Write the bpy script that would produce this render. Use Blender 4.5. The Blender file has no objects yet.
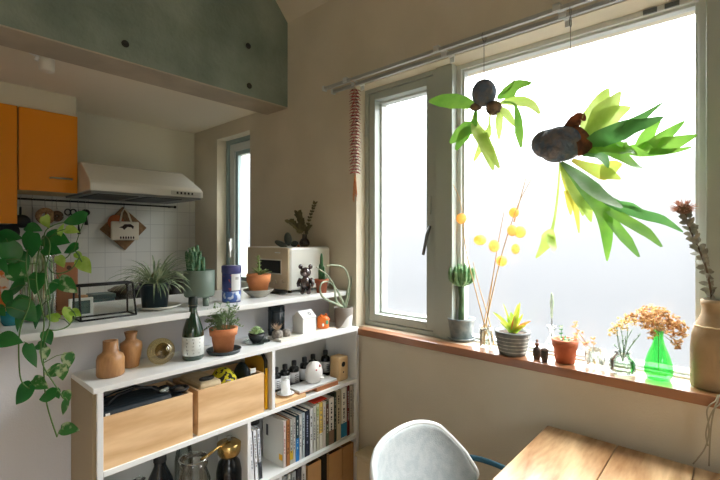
import bpy, math, random
from mathutils import Vector, Matrix
random.seed(7)
sc = bpy.context.scene
C = sc.collection
PI = math.pi
# ---------------------------------------------------------------- camera
TH = math.radians(41.8); CZ = 1.40; FPX = 424.0; HZ = 238.0
FW = (math.cos(TH), math.sin(TH)); RT = (math.sin(TH), -math.cos(TH))
cam_d = bpy.data.cameras.new('camera'); cam = bpy.data.objects.new('camera', cam_d); C.objects.link(cam)
cam.location = (0, 0, CZ); cam.rotation_euler = (PI/2, 0, TH - PI/2)
cam_d.sensor_width = 36; cam_d.lens = FPX/720*36; cam_d.shift_y = -2/720; cam_d.clip_start = .05
sc.camera = cam
# ---------------------------------------------------------------- world: bright overcast haze
w = bpy.data.worlds.new('overcast_sky'); sc.world = w; w.use_nodes = True
nt = w.node_tree; nt.nodes.clear()
wo = nt.nodes.new('ShaderNodeOutputWorld'); bg = nt.nodes.new('ShaderNodeBackground')
tc = nt.nodes.new('ShaderNodeTexCoord'); sx = nt.nodes.new('ShaderNodeSeparateXYZ'); cr = nt.nodes.new('ShaderNodeValToRGB')
mp = nt.nodes.new('ShaderNodeMapRange'); mp.inputs[1].default_value = -1; mp.inputs[2].default_value = 1
nt.links.new(tc.outputs['Generated'], sx.inputs[0]); nt.links.new(sx.outputs[2], mp.inputs[0]); nt.links.new(mp.outputs[0], cr.inputs[0])
e = cr.color_ramp.elements
e[0].position = .38; e[0].color = (.020, .021, .022, 1)
e[1].position = 1.0; e[1].color = (.96, .98, 1.0, 1)
for ps_, c_ in ((.44, (.0215, .0225, .0235, 1)), (.50, (.027, .028, .029, 1)), (.56, (.042, .043, .044, 1)), (.60, (.10, .102, .103, 1)), (.66, (.42, .43, .43, 1)), (.80, (.84, .86, .87, 1))):
    n_ = cr.color_ramp.elements.new(ps_); n_.color = c_
nt.links.new(cr.outputs[0], bg.inputs[0]); bg.inputs[1].default_value = 24.0
nt.links.new(bg.outputs[0], wo.inputs[0])
sc.view_settings.view_transform = 'Standard'; sc.view_settings.look = 'None'
sc.view_settings.gamma = 1; sc.view_settings.use_curve_mapping = False
sc.view_settings.exposure = 0.30
def portal(name, loc, rot, sx_, sy_):
    l = bpy.data.lights.new(name, 'AREA'); l.shape = 'RECTANGLE'; l.size = sx_; l.size_y = sy_
    l.cycles.is_portal = True
    o = bpy.data.objects.new(name, l); C.objects.link(o); o.location = loc; o.rotation_euler = rot
    return o
W = 1.645; YK = 3.246; XL = -2.6; YB = -2.6
portal('portal_main', (1.95, .44, 1.56), (0, PI/2, 0), 1.3, 2.2)
portal('portal_kitchen', (1.95, 2.68, 1.56), (0, PI/2, 0), 1.2, .5)
portal('portal_balcony', (-1.6, -2.75, 1.2), (PI/2, 0, PI), 1.6, 2.4)

# ---------------------------------------------------------------- pixel helpers (photo measurements -> points in the room)
def ray(u, v):
    a = (u-360)/FPX
    return (FW[0]+RT[0]*a, FW[1]+RT[1]*a, (HZ-v)/FPX)
def pz(u, v, z):
    r = ray(u, v); t = (z-CZ)/r[2]; return Vector((r[0]*t, r[1]*t, z))
def px(u, v, x):
    r = ray(u, v); t = x/r[0]; return Vector((x, r[1]*t, CZ+r[2]*t))
def py(u, v, y):
    r = ray(u, v); t = y/r[1]; return Vector((r[0]*t, y, CZ+r[2]*t))
def pt(u, v, t):
    r = ray(u, v); return Vector((r[0]*t, r[1]*t, CZ+r[2]*t))

# ---------------------------------------------------------------- mesh builder
class MB:
    def __init__(s): s.V = []; s.F = []; s.S = []
    def add(s, vs, fs, smooth=False):
        b = len(s.V); s.V += [Vector(v) for v in vs]
        for f in fs: s.F.append(tuple(b+i for i in f)); s.S.append(smooth)
        return s
    def box(s, x0, x1, y0, y1, z0, z1, M=None):
        vs = [Vector((x, y, z)) for z in (z0, z1) for y in (y0, y1) for x in (x0, x1)]
        if M is not None: vs = [M @ v for v in vs]
        return s.add(vs, [(0,2,3,1), (4,5,7,6), (0,1,5,4), (2,6,7,3), (0,4,6,2), (1,3,7,5)])
    def prism(s, poly, d0, d1, axis='y', M=None):
        n = len(poly)
        def mk(a, b, d): return Vector((a, d, b)) if axis == 'y' else (Vector((d, a, b)) if axis == 'x' else Vector((a, b, d)))
        vs = [mk(a, b, d0) for a, b in poly] + [mk(a, b, d1) for a, b in poly]
        if M is not None: vs = [M @ v for v in vs]
        fs = [tuple(range(n))[::-1], tuple(range(n, 2*n))] + [(i, (i+1) % n, n+(i+1) % n, n+i) for i in range(n)]
        return s.add(vs, fs)
    def tube(s, pts, r, n=8, cap=True):
        pts = [Vector(p) for p in pts]; m = len(pts)
        rs = r if isinstance(r, (list, tuple)) else [r]*m
        vs = []; up = None
        for i, p in enumerate(pts):
            d = (pts[min(i+1, m-1)]-pts[max(i-1, 0)]).normalized()
            if up is None: up = Vector((0, 0, 1)) if abs(d.z) < .9 else Vector((1, 0, 0))
            up = up - d*up.dot(d)
            up = up.normalized() if up.length > 1e-4 else d.orthogonal().normalized()
            b = up; a = d.cross(b).normalized()
            for k in range(n):
                t = 2*PI*k/n; vs.append(p + a*(math.cos(t)*rs[i]) + b*(math.sin(t)*rs[i]))
        fs = [(i*n+k, i*n+(k+1) % n, (i+1)*n+(k+1) % n, (i+1)*n+k) for i in range(m-1) for k in range(n)]
        s.add(vs, fs, True)
        if cap:
            b0 = len(s.V)-m*n
            s.F.append(tuple(b0+k for k in range(n))[::-1]); s.S.append(False)
            s.F.append(tuple(b0+(m-1)*n+k for k in range(n))); s.S.append(False)
        return s
    def lathe(s, prof, c=(0, 0, 0), n=32, M=None, sxy=(1, 1)):
        vs = []; m = len(prof)
        for r, z in prof:
            for k in range(n):
                t = 2*PI*k/n; v = Vector((r*math.cos(t)*sxy[0], r*math.sin(t)*sxy[1], z))
                if M is not None: v = M @ v
                vs.append(v+Vector(c))
        fs = [(i*n+k, i*n+(k+1) % n, (i+1)*n+(k+1) % n, (i+1)*n+k) for i in range(m-1) for k in range(n)]
        s.add(vs, fs, True)
        b0 = len(s.V)-m*n
        return s
    def ell(s, c, r, n=16, m=10, M=None):
        if isinstance(r, (int, float)): r = (r, r, r)
        vs = []; fs = []
        for i in range(m+1):
            ph = -PI/2+PI*i/m
            for k in range(n):
                t = 2*PI*k/n; v = Vector((r[0]*math.cos(ph)*math.cos(t), r[1]*math.cos(ph)*math.sin(t), r[2]*math.sin(ph)))
                if M is not None: v = M @ v
                vs.append(v+Vector(c))
        fs = [(i*n+k, i*n+(k+1) % n, (i+1)*n+(k+1) % n, (i+1)*n+k) for i in range(m) for k in range(n)]
        return s.add(vs, fs, True)
    def ribbon(s, pts, ws, nrm, fold=.25):
        """leaf blade along a path; nrm = rough face normal; fold lifts the edges"""
        pts = [Vector(p) for p in pts]; m = len(pts); vs = []; nrm = Vector(nrm)
        for i, p in enumerate(pts):
            d = (pts[min(i+1, m-1)]-pts[max(i-1, 0)]).normalized()
            side = d.cross(nrm)
            if side.length < 1e-4: side = d.orthogonal()
            side.normalize(); n2 = side.cross(d).normalized()
            vs += [p-side*ws[i]+n2*ws[i]*fold, p, p+side*ws[i]+n2*ws[i]*fold]
        fs = []
        for i in range(m-1):
            a = i*3
            fs += [(a, a+1, a+4, a+3), (a+1, a+2, a+5, a+4)]
        return s.add(vs, fs, True)
    def leaf(s, base, d, nrm, L, Wd, kind='oval', bend=.2, fold=.2):
        d = Vector(d).normalized(); nrm = Vector(nrm); nrm = (nrm-d*nrm.dot(d)).normalized(); side = d.cross(nrm).normalized()
        P = {'oval': [(0, .05), (.15, .55), (.35, .95), (.55, 1), (.75, .75), (.9, .38), (1, .03)],
             'heart': [(.0, .55), (.08, .85), (.2, 1), (.4, .97), (.6, .75), (.8, .42), (.92, .18), (1, .02)],
             'lance': [(0, .3), (.2, .9), (.4, 1), (.7, .6), (1, .03)],
             'spoon': [(0, .15), (.3, .35), (.6, .95), (.8, 1), (.93, .7), (1, .2)]}[kind]
        vs = []; base = Vector(base)
        for i, (q, wd) in enumerate(P):
            c = base+d*(L*q)-nrm*(bend*L*q*q)
            back = d*(-.14*L) if (kind == 'heart' and i == 0) else Vector()
            vs += [c-side*Wd*wd*.5+nrm*fold*Wd*wd*.5+back, c, c+side*Wd*wd*.5+nrm*fold*Wd*wd*.5+back]
        fs = []
        for i in range(len(P)-1):
            a = i*3; fs += [(a, a+1, a+4, a+3), (a+1, a+2, a+5, a+4)]
        return s.add(vs, fs, True)
    def build(s, name, m, parent=None, org=None, bev=0, solid=0, sub=0, flat=False):
        me = bpy.data.meshes.new(name)
        if org is None: org = Vector(parent['_o']) if (parent is not None and '_o' in parent.keys()) else Vector((0, 0, 0))
        org = Vector(org)
        me.from_pydata([v-org for v in s.V], [], s.F); me.update()
        me.polygons.foreach_set('use_smooth', [bool(q) and not flat for q in s.S])
        o = bpy.data.objects.new(name, me); C.objects.link(o)
        if m is not None: me.materials.append(m)
        if parent is not None: o.parent = parent
        else: o.location = org
        if solid:
            k = o.modifiers.new('solid', 'SOLIDIFY'); k.thickness = solid; k.offset = 0
        if bev:
            k = o.modifiers.new('bevel', 'BEVEL'); k.width = bev; k.segments = 2; k.limit_method = 'ANGLE'
        if sub:
            k = o.modifiers.new('sub', 'SUBSURF'); k.levels = sub; k.render_levels = sub
        return o
def tag(o, label, cat, group=None, kind=None):
    o['label'] = label; o['category'] = cat
    if group: o['group'] = group
    if kind: o['kind'] = kind
    return o
def thing(name, label, cat, loc, rz=0, group=None):
    """Empty at the thing's base; children meshes are given in its local frame unless org is passed"""
    o = bpy.data.objects.new(name, None); C.objects.link(o); o.empty_display_size = .05
    o.location = loc; o.rotation_euler = (0, 0, rz)
    return tag(o, label, cat, group)
def struct(o, label=None):
    o['kind'] = 'structure'
    if label: o['label'] = label
    return o
def dup(root, loc, label=None, rz=None):
    r = root.copy(); C.objects.link(r); r.location = loc
    if rz is not None: r.rotation_euler = (0, 0, rz)
    if label: r['label'] = label
    for ch in list(root.children):
        c = ch.copy(); C.objects.link(c); c.parent = r
        for g in ch.children:
            d = g.copy(); C.objects.link(d); d.parent = c
    return r

# ---------------------------------------------------------------- materials
def lin(c):
    return tuple(((x/255)/12.92 if x/255 <= .04045 else ((x/255+.055)/1.055)**2.4) for x in c)+(1,)
MC = {}
def M(name, c, rough=.6, metal=0, c2=None, scale=8, bump=0, bscale=60, spec=.5, trl=0, stretch=None, coat=0, sheen=0, detail=4, lo=.4, hi=.6):
    if name in MC: return MC[name]
    m = bpy.data.materials.new(name); m.use_nodes = True; t = m.node_tree; p = t.nodes['Principled BSDF']
    p.inputs['Base Color'].default_value = lin(c); p.inputs['Roughness'].default_value = rough; p.inputs['Metallic'].default_value = metal
    p.inputs['Specular IOR Level'].default_value = spec; p.inputs['Coat Weight'].default_value = coat
    p.inputs['Sheen Weight'].default_value = sheen
    co = t.nodes.new('ShaderNodeTexCoord'); mpn = t.nodes.new('ShaderNodeMapping'); t.links.new(co.outputs['Object'], mpn.inputs[0])
    if stretch: mpn.inputs['Scale'].default_value = stretch
    colout = None
    if c2 is not None:
        nz = t.nodes.new('ShaderNodeTexNoise'); nz.inputs['Scale'].default_value = scale; nz.inputs['Detail'].default_value = detail
        t.links.new(mpn.outputs[0], nz.inputs['Vector'])
        r = t.nodes.new('ShaderNodeValToRGB'); r.color_ramp.elements[0].position = lo; r.color_ramp.elements[1].position = hi
        r.color_ramp.elements[0].color = lin(c); r.color_ramp.elements[1].color = lin(c2)
        t.links.new(nz.outputs['Fac'], r.inputs[0]); t.links.new(r.outputs[0], p.inputs['Base Color']); colout = r.outputs[0]
    if bump:
        nb = t.nodes.new('ShaderNodeTexNoise'); nb.inputs['Scale'].default_value = bscale; nb.inputs['Detail'].default_value = 3
        t.links.new(mpn.outputs[0], nb.inputs['Vector'])
        b = t.nodes.new('ShaderNodeBump'); b.inputs['Strength'].default_value = bump; b.inputs['Distance'].default_value = .01
        t.links.new(nb.outputs['Fac'], b.inputs['Height']); t.links.new(b.outputs[0], p.inputs['Normal'])
    if trl:
        tr = t.nodes.new('ShaderNodeBsdfTranslucent'); mx = t.nodes.new('ShaderNodeMixShader'); mx.inputs[0].default_value = trl
        tr.inputs[0].default_value = lin(c)
        if colout: t.links.new(colout, tr.inputs[0])
        out = t.nodes['Material Output']
        t.links.new(p.outputs[0], mx.inputs[1]); t.links.new(tr.outputs[0], mx.inputs[2]); t.links.new(mx.outputs[0], out.inputs[0])
    MC[name] = m; return m
def glass(name, tint, edge=.5, rough=.02, base_op=.05, body=None):
    """thin clear or tinted glass: tinted see-through body with fresnel reflection"""
    if name in MC: return MC[name]
    m = bpy.data.materials.new(name); m.use_nodes = True; t = m.node_tree; t.nodes.clear()
    out = t.nodes.new('ShaderNodeOutputMaterial'); tr = t.nodes.new('ShaderNodeBsdfTransparent'); gl = t.nodes.new('ShaderNodeBsdfGlossy')
    lw = t.nodes.new('ShaderNodeLayerWeight'); lw.inputs[0].default_value = .35
    tr.inputs[0].default_value = lin(tint); gl.inputs[0].default_value = (1, 1, 1, 1); gl.inputs['Roughness'].default_value = rough
    mr = t.nodes.new('ShaderNodeMapRange'); mr.inputs[3].default_value = base_op; mr.inputs[4].default_value = edge
    t.links.new(lw.outputs['Fresnel'], mr.inputs[0])
    mx = t.nodes.new('ShaderNodeMixShader'); t.links.new(mr.outputs[0], mx.inputs[0]); t.links.new(tr.outputs[0], mx.inputs[1]); t.links.new(gl.outputs[0], mx.inputs[2])
    last = mx.outputs[0]
    if body:
        tl = t.nodes.new('ShaderNodeBsdfTranslucent'); tl.inputs[0].default_value = lin(body[0])
        m2 = t.nodes.new('ShaderNodeMixShader'); m2.inputs[0].default_value = body[1]
        t.links.new(last, m2.inputs[1]); t.links.new(tl.outputs[0], m2.inputs[2]); last = m2.outputs[0]
    t.links.new(last, out.inputs[0]); MC[name] = m; return m
def wood(name, c, c2, scale=3, axis='x', rough=.45, rings=14, coat=0, dist=3.0):
    if name in MC: return MC[name]
    m = bpy.data.materials.new(name); m.use_nodes = True; t = m.node_tree; p = t.nodes['Principled BSDF']
    co = t.nodes.new('ShaderNodeTexCoord'); mpn = t.nodes.new('ShaderNodeMapping'); t.links.new(co.outputs['Object'], mpn.inputs[0])
    sc_ = {'x': (.18, 1, 1), 'y': (1, .18, 1), 'z': (1, 1, .18)}[axis]; mpn.inputs['Scale'].default_value = sc_
    nz = t.nodes.new('ShaderNodeTexNoise'); nz.inputs['Scale'].default_value = scale; nz.inputs['Detail'].default_value = 2; nz.inputs['Distortion'].default_value = .6
    t.links.new(mpn.outputs[0], nz.inputs['Vector'])
    mu = t.nodes.new('ShaderNodeMath'); mu.operation = 'MULTIPLY'; mu.inputs[1].default_value = rings; t.links.new(nz.outputs['Fac'], mu.inputs[0])
    fr = t.nodes.new('ShaderNodeMath'); fr.operation = 'PINGPONG'; fr.inputs[1].default_value = 1; t.links.new(mu.outputs[0], fr.inputs[0])
    n2 = t.nodes.new('ShaderNodeTexNoise'); n2.inputs['Scale'].default_value = scale*25; n2.inputs['Detail'].default_value = 3; t.links.new(mpn.outputs[0], n2.inputs['Vector'])
    ad = t.nodes.new('ShaderNodeMath'); ad.operation = 'MULTIPLY_ADD'; ad.inputs[1].default_value = .55; t.links.new(fr.outputs[0], ad.inputs[0])
    m3 = t.nodes.new('ShaderNodeMath'); m3.operation = 'MULTIPLY'; m3.inputs[1].default_value = .55; t.links.new(n2.outputs['Fac'], m3.inputs[0]); t.links.new(m3.outputs[0], ad.inputs[2])
    r = t.nodes.new('ShaderNodeValToRGB'); r.color_ramp.elements[0].position = .15; r.color_ramp.elements[1].position = .85
    r.color_ramp.elements[0].color = lin(c); r.color_ramp.elements[1].color = lin(c2)
    t.links.new(ad.outputs[0], r.inputs[0]); t.links.new(r.outputs[0], p.inputs['Base Color'])
    p.inputs['Roughness'].default_value = rough; p.inputs['Coat Weight'].default_value = coat; p.inputs['Coat Roughness'].default_value = .15
    MC[name] = m; return m
def tile_mat():
    m = bpy.data.materials.new('white_square_tile'); m.use_nodes = True; t = m.node_tree; p = t.nodes['Principled BSDF']
    co = t.nodes.new('ShaderNodeTexCoord'); mpn = t.nodes.new('ShaderNodeMapping'); mpn.inputs['Rotation'].default_value = (PI/2, 0, 0)
    t.links.new(co.outputs['Object'], mpn.inputs[0])
    b = t.nodes.new('ShaderNodeTexBrick'); b.offset = 0; b.inputs['Scale'].default_value = 10; b.inputs['Mortar Size'].default_value = .02
    b.inputs['Brick Width'].default_value = 1; b.inputs['Row Height'].default_value = 1
    b.inputs['Color1'].default_value = lin((226, 226, 218)); b.inputs['Color2'].default_value = lin((218, 219, 212)); b.inputs['Mortar'].default_value = lin((196, 196, 190))
    t.links.new(mpn.outputs[0], b.inputs['Vector']); t.links.new(b.outputs['Color'], p.inputs['Base Color']); p.inputs['Roughness'].default_value = .3
    return m
plaster = M('warm_plaster', (212, 203, 182), .9, c2=(204, 195, 173), scale=2.5, bump=.15, bscale=180)
ceilm = M('ceiling_plaster', (214, 206, 186), .9, bump=.1, bscale=150)
conc = M('raw_concrete', (104, 120, 110), .8, c2=(138, 152, 140), scale=3, bump=.5, bscale=35, detail=8, lo=.35, hi=.68)
white = M('white_laminate', (232, 234, 232), .35)
halfw = M('white_wallpaper', (212, 214, 220), .8, bump=.1, bscale=200)
alu = M('grey_anodised_aluminium', (168, 176, 168), .4, metal=.1)
aluw = M('pale_aluminium', (206, 210, 206), .35, metal=.1)
frost = glass('frosted_window_glass', (255, 255, 255), edge=.10, rough=.3, base_op=.02, body=((240, 244, 248), .02))
orange = M('orange_cabinet_laminate', (232, 142, 8), .35)
floorm = wood('oak_floorboards', (150, 122, 92), (178, 150, 118), 2, 'y', .4)
boxw = wood('light_beech_plywood', (204, 160, 112), (234, 200, 154), 3.2, 'x', .5, rings=16)
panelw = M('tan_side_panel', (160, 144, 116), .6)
tablew = wood('pale_pine_tabletop', (150, 104, 60), (226, 192, 146), 3.4, 'x', .3, rings=26, coat=.6)
sillw = wood('varnished_brown_sill', (140, 92, 60), (164, 112, 76), 2, 'y', .28, coat=.4)
black = M('matt_black', (18, 20, 20), .5)
blackg = M('gloss_black', (12, 16, 18), .2)
terra = M('terracotta', (214, 140, 92), .8, c2=(200, 124, 78), scale=20, bump=.2)
soil = M('dark_potting_soil', (48, 36, 26), .95, c2=(80, 62, 46), scale=120, bump=.8, bscale=150)
clear = glass('clear_glass', (246, 251, 249), edge=.9, base_op=.05)
chrome = M('brushed_steel', (178, 178, 174), .3, metal=.9)
lg = M('leaf_deep_green', (30, 104, 44), .3, c2=(46, 124, 54), scale=12, trl=.35)
lv = M('leaf_variegated_green', (58, 128, 58), .4, c2=(196, 214, 168), scale=45, trl=.35, lo=.5, hi=.62)
lp = M('leaf_pale_lime', (150, 190, 70), .4, c2=(186, 212, 110), scale=30, trl=.5)
stemg = M('green_stem', (74, 112, 50), .6)
# ================================================================ ROOM SHELL
struct(MB().box(XL, W, YB, YK, -.05, 0).build('floor', floorm))
# window wall with two openings
MY0, MY1, MZ0, MZ1 = -.62, 1.497, .900, 2.190      # main opening
KY0, KY1, KZ0, KZ1 = 2.47, 2.90, 1.00, 2.132       # kitchen window opening
X1 = W+.26
b = MB()
for y0, y1, z0, z1 in ((YB, MY0, 0, 3), (MY0, MY1, 0, MZ0), (MY0, MY1, MZ1, 3), (MY1, KY0, 0, 3), (KY0, KY1, 0, KZ0), (KY0, KY1, KZ1, 3), (KY1, YK+.15, 0, 3)):
    b.box(W, X1, y0, y1, z0, z1)
struct(b.build('wall_right', plaster))
struct(MB().box(XL-.1, W, YK, YK+.15, 0, 2.4).build('wall_back', M('kitchen_wall_paint', (222, 220, 202), .8, bump=.1, bscale=150)))
struct(MB().box(XL-.1, XL, YB, YK, 0, 4.2).build('wall_left', plaster))
b = MB()                                             # wall behind the viewer with a balcony door opening
for x0, x1, z0, z1 in ((XL, -2.4, 0, 4.2), (-.8, X1, 0, 4.2), (-2.4, -.8, 2.4, 4.2)): b.box(x0, x1, YB-.15, YB, z0, z1)
struct(b.build('wall_front', plaster))
f = struct(MB().box(-2.4, -.8, YB-.10, YB-.06, 0, .06).box(-2.4, -.8, YB-.10, YB-.06, 2.34, 2.4).box(-2.4, -2.34, YB-.10, YB-.06, .06, 2.34).box(-.86, -.8, YB-.10, YB-.06, .06, 2.34).build('door_1', alu))
# sloped ceiling over the living side, flat kitchen ceiling
ZS = 2.72
b = MB().prism([(W, ZS), (W, ZS+.12), (.25, ZS+1.62), (XL, ZS+1.62), (XL, ZS+1.5), (.3, ZS+1.5)], YB, 2.067, 'y')
struct(b.build('ceiling', ceilm))
BZ = 2.203; BY0 = 2.067; BY1 = 2.275
struct(MB().box(XL, W, BY1, YK, 2.235, 2.38).build('ceiling_kitchen', M('kitchen_ceiling_paint', (236, 228, 210), .9)))
# concrete beam
b = MB().box(XL, W, BY0, BY1, BZ, 4.3)
struct(b.build('trim_1', conc))
struct(MB().box(XL, W, BY0+.002, BY1+.002, BZ-.006, BZ).build('trim_7', M('beige_lit_soffit', (190, 178, 158), .85, c2=(174, 164, 146), scale=4, bump=.1)))  # added beige skin: bar-top light on the concrete soffit put into its colour
beam_holes = [py(125, 44, BY0), py(248, 46, BY0), py(249, 86, BY0), py(2, -30, BY0)]
b = MB()
for p in beam_holes:
    b.lathe([(.016, 0), (.016, .004), (.010, .005), (.008, .001), (0, .001)], c=(p.x, BY0-.001, p.z), n=16, M=Matrix.Rotation(PI/2, 3, 'X'))
struct(b.build('trim_2', M('dark_formwork_hole', (44, 46, 42), .9)))
# tile splashback
struct(MB().box(XL, W, YK-.012, YK, .86, 1.71).build('trim_3', tile_mat()))
# bar half-wall, worktop
HY0, HY1 = 1.705, 2.02
struct(MB().box(XL, W, HY0, HY1, 0, 1.097).build('wall_bar', halfw))
struct(MB().box(XL, W, 1.545, 2.09, 1.097, 1.12).build('trim_4', white, bev=.003))
# ---------------------------------------------------------------- main window
SZ = .937
struct(MB().box(1.612, 1.668, MY0, MY1-.04, .903, SZ).build('window_sill', sillw, bev=.003))
struct(MB().box(1.668, W+.26, MY0, MY1, .905, SZ-.0005).build('trim_6', M('glare_pale_sill', (226, 206, 184), .25, c2=(216, 194, 170), scale=3, coat=.5, stretch=(1, .2, 1))))  # window glare on the wooden sill top is put into this pale colour
def frame_rect(b, x0, x1, y0, y1, z0, z1, t):
    b.box(x0, x1, y0, y0+t, z0, z1); b.box(x0, x1, y1-t, y1, z0, z1)
    b.box(x0, x1, y0+t, y1-t, z0, z0+t); b.box(x0, x1, y0+t, y1-t, z1-t, z1)
zt = MZ1; zb = SZ
win = struct(MB().box(1.705, 1.86, .967, 1.052, zb, zt).box(1.705, 1.86, -.02, .077, zb, zt).build('window_1', alu, bev=.002))
b = MB(); frame_rect(b, 1.75, 1.82, .077, .967, zb-.012, zt, .020); frame_rect(b, 1.765, 1.80, .097, .947, zb+.008, zt-.020, .010)
b.build('fixed_frame', aluw, win, org=(0, 0, 0), bev=.001)
MB().box(1.780, 1.786, .106, .938, zb+.017, zt-.029).build('fixed_pane', frost, win, org=(0, 0, 0))
for k, (y0, y1) in enumerate(((1.052, MY1), (MY0, -.02))):
    b = MB(); frame_rect(b, 1.715, 1.83, y0, y1, zb, zt, .022)
    b.build('outer_frame', alu, win, org=(0, 0, 0), bev=.002)
    b = MB(); frame_rect(b, 1.722, 1.82, y0+.024, y1-.024, zb+.024, zt-.024, .038)
    s_ = b.build('casement_sash', alu, win, org=(0, 0, 0), bev=.002)
    b = MB(); frame_rect(b, 1.77, 1.815, y0+.062, y1-.062, zb+.062, zt-.062, .010)
    b.build('glazing_bead', aluw, s_, org=(0, 0, 0))
    MB().box(1.800, 1.806, y0+.066, y1-.066, zb+.066, zt-.066).build('casement_pane', frost, s_, org=(0, 0, 0))
p = px(430, 206, 1.762)
b = MB().box(1.712, 1.722, 1.085, 1.101, p.z-.045, p.z+.045)
b.build('latch', alu, win, org=(0, 0, 0), bev=.004)
MB().tube([(1.72, 1.093, p.z-.10), (1.70, 1.096, p.z-.14), (1.70, 1.118, p.z-.235)], [.008, .008, .007], 8).build('casement_handle', M('dark_handle_metal', (96, 102, 102), .4, metal=.5), win, org=(0, 0, 0))
b = MB()
for u, v in ((650, 15), (672, 8)):
    q = px(u, v, 1.745); b.box(1.742, 1.75, q.y-.02, q.y+.02, 2.170, 2.185)
b.build('frame_clip', M('dark_handle_metal', (96, 102, 102), .4), win, org=(0, 0, 0))
for z in (1.15, 1.98):
    MB().tube([(1.712, 1.486, z-.04), (1.712, 1.486, z+.04)], .007, 8).build('hinge', alu, win, org=(0, 0, 0))
# ---------------------------------------------------------------- kitchen window
b = MB(); frame_rect(b, 1.72, 1.80, KY0, KY1, KZ0, KZ1, .03)
kw = struct(b.build('window_2', M('green_grey_aluminium', (146, 168, 168), .4, metal=.1), bev=.002))
b = MB(); frame_rect(b, 1.735, 1.785, KY0+.03, KY1-.03, KZ0+.03, KZ1-.03, .055)
b.build('kitchen_sash', aluw, kw, org=(0, 0, 0), bev=.002)
b = MB(); frame_rect(b, 1.75, 1.78, KY0+.085, KY1-.085, KZ0+.085, KZ1-.085, .03)
b.build('sash_bead', M('green_grey_aluminium', (104, 122, 120)), kw, org=(0, 0, 0))
MB().box(1.765, 1.770, KY0+.08, KY1-.08, KZ0+.08, KZ1-.08).build('kitchen_pane', frost, kw, org=(0, 0, 0))
q = px(231, 245, 1.72)
MB().box(1.705, 1.722, q.y-.012, q.y+.012, q.z-.04, q.z+.05).tube([(1.705, q.y, q.z+.02), (1.69, q.y-.03, q.z), (1.69, q.y-.035, q.z-.09)], .008, 8).build('window_lever', aluw, kw, org=(0, 0, 0))

# ================================================================ CURTAIN RAIL
rail_m = M('curtain_rail_metal', (168, 170, 166), .3, metal=.3)
RX1, RX2, RZ = 1.520, 1.583, 2.175
rl = thing('curtain_rail', 'long double grey metal curtain rail above the big window', 'curtain rail', (W, .5, RZ))
o_ = (W, .5, RZ)
for x in (RX1, RX2):
    MB().box(x-.008, x+.008, -.95, 1.605, RZ-.008, RZ+.008).build('track', rail_m, rl, org=o_, bev=.003)
for y in (1.45, .93, .46, -.5):
    MB().box(RX1-.014, W, y-.012, y+.012, RZ+.010, RZ+.016).box(RX1-.014, RX1-.011, y-.012, y+.012, RZ-.008, RZ+.016).box(RX2-.014, RX2-.011, y-.012, y+.012, RZ-.006, RZ+.010).box(W-.004, W, y-.010, y+.010, RZ-.012, RZ+.02).build('bracket', aluw, rl, org=o_)
for x in (RX1, RX2):
    MB().box(x-.012, x+.012, 1.600, 1.612, RZ-.012, RZ+.012).build('end_cap', aluw, rl, org=o_)

# ================================================================ KITCHEN
YCF = 2.90
cab = M('cabinet_carcass', (208, 180, 130), .5)
def cabinet(x0, x1, z0, z1, label, hx):
    t = thing('wall_cabinet', label, 'cabinet', ((x0+x1)/2, YK-.013, z0)); o = t.location.copy()
    MB().box(x0, x1, YCF+.02, YK-.013, z0, z1).build('body', cab, t, org=o)
    d = MB().box(x0+.002, x1-.002, YCF, YCF+.019, z0-.003, z1).build('door', orange, t, org=o, bev=.002)
    MB().tube([(hx-.05, YCF, z0+.075), (hx-.05, YCF-.022, z0+.075), (hx+.05, YCF-.022, z0+.075), (hx+.05, YCF, z0+.075)], .005, 8).build('handle', chrome, d, org=o)
xa = py(18.5, 223, YCF).x; xb = py(78, 193, YCF).x
za = py(10, 223, YCF).z; zb_ = py(78, 193, YCF).z; zt_ = py(78, 117, YCF).z
cabinet(xa-.40, xa-.003, za, zt_, 'orange wall cabinet at the far left, the one that hangs lower', xa-.06-.28)
cabinet(xa, xb, zb_, zt_, 'orange wall cabinet with a small bar handle, next to the white range hood', py(61, 186, YCF).x)
struct(MB().box(xa-.40, xb, YCF+.03, YK-.001, zt_, 2.235).build('trim_5', M('cream_filler', (214, 208, 186), .7)))
# hood
hx0, hx1 = xb+.004, py(201, 200, 2.70).x+.01
hz0 = 1.655
t = thing('range_hood', 'white range hood with sloping front and a row of buttons', 'range hood', ((hx0+hx1)/2, YK-.013, hz0)); o = t.location.copy()
hoodm = M('white_enamel_hood', (226, 226, 214), .25)
yf = 2.69
prof = [(yf, hz0+.012), (yf, hz0+.055), (yf+.012, hz0+.075), (yf+.17, hz0+.185), (yf+.20, hz0+.195), (YK-.013, hz0+.195), (YK-.013, hz0+.012)]
b = MB(); n = len(prof)
vsL = [Vector((hx0, a, c)) for a, c in prof]
vsR = [Vector((hx1 - (.055 if c > hz0+.08 else (0.0 if c < hz0+.06 else .01)), a, c)) for a, c in prof]
b.add(vsL+vsR, [tuple(range(n)), tuple(range(n, 2*n))[::-1]] + [(i, n+i, n+(i+1) % n, (i+1) % n) for i in range(n)])
b.build('hood_shell', hoodm, t, org=o, bev=.006)
MB().box(hx0+.01, hx1-.01, yf+.015, YK-.03, hz0, hz0+.0125).build('filter_frame', M('hood_underside', (120, 124, 120), .4), t, org=o)
for k in range(2):
    xx = hx0+.05+k*.27
    MB().box(xx, xx+.22, yf+.04, YK-.15, hz0-.004, hz0+.001).build('filter', M('dark_hood_filter', (36, 42, 44), .5), t, org=o)
bx = py(171, 192, yf).x
pn = MB().box(bx, hx1-.018, yf-.004, yf, hz0+.022, hz0+.048).build('button_panel', M('hood_panel', (196, 198, 188), .4), t, org=o, bev=.003)
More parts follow.
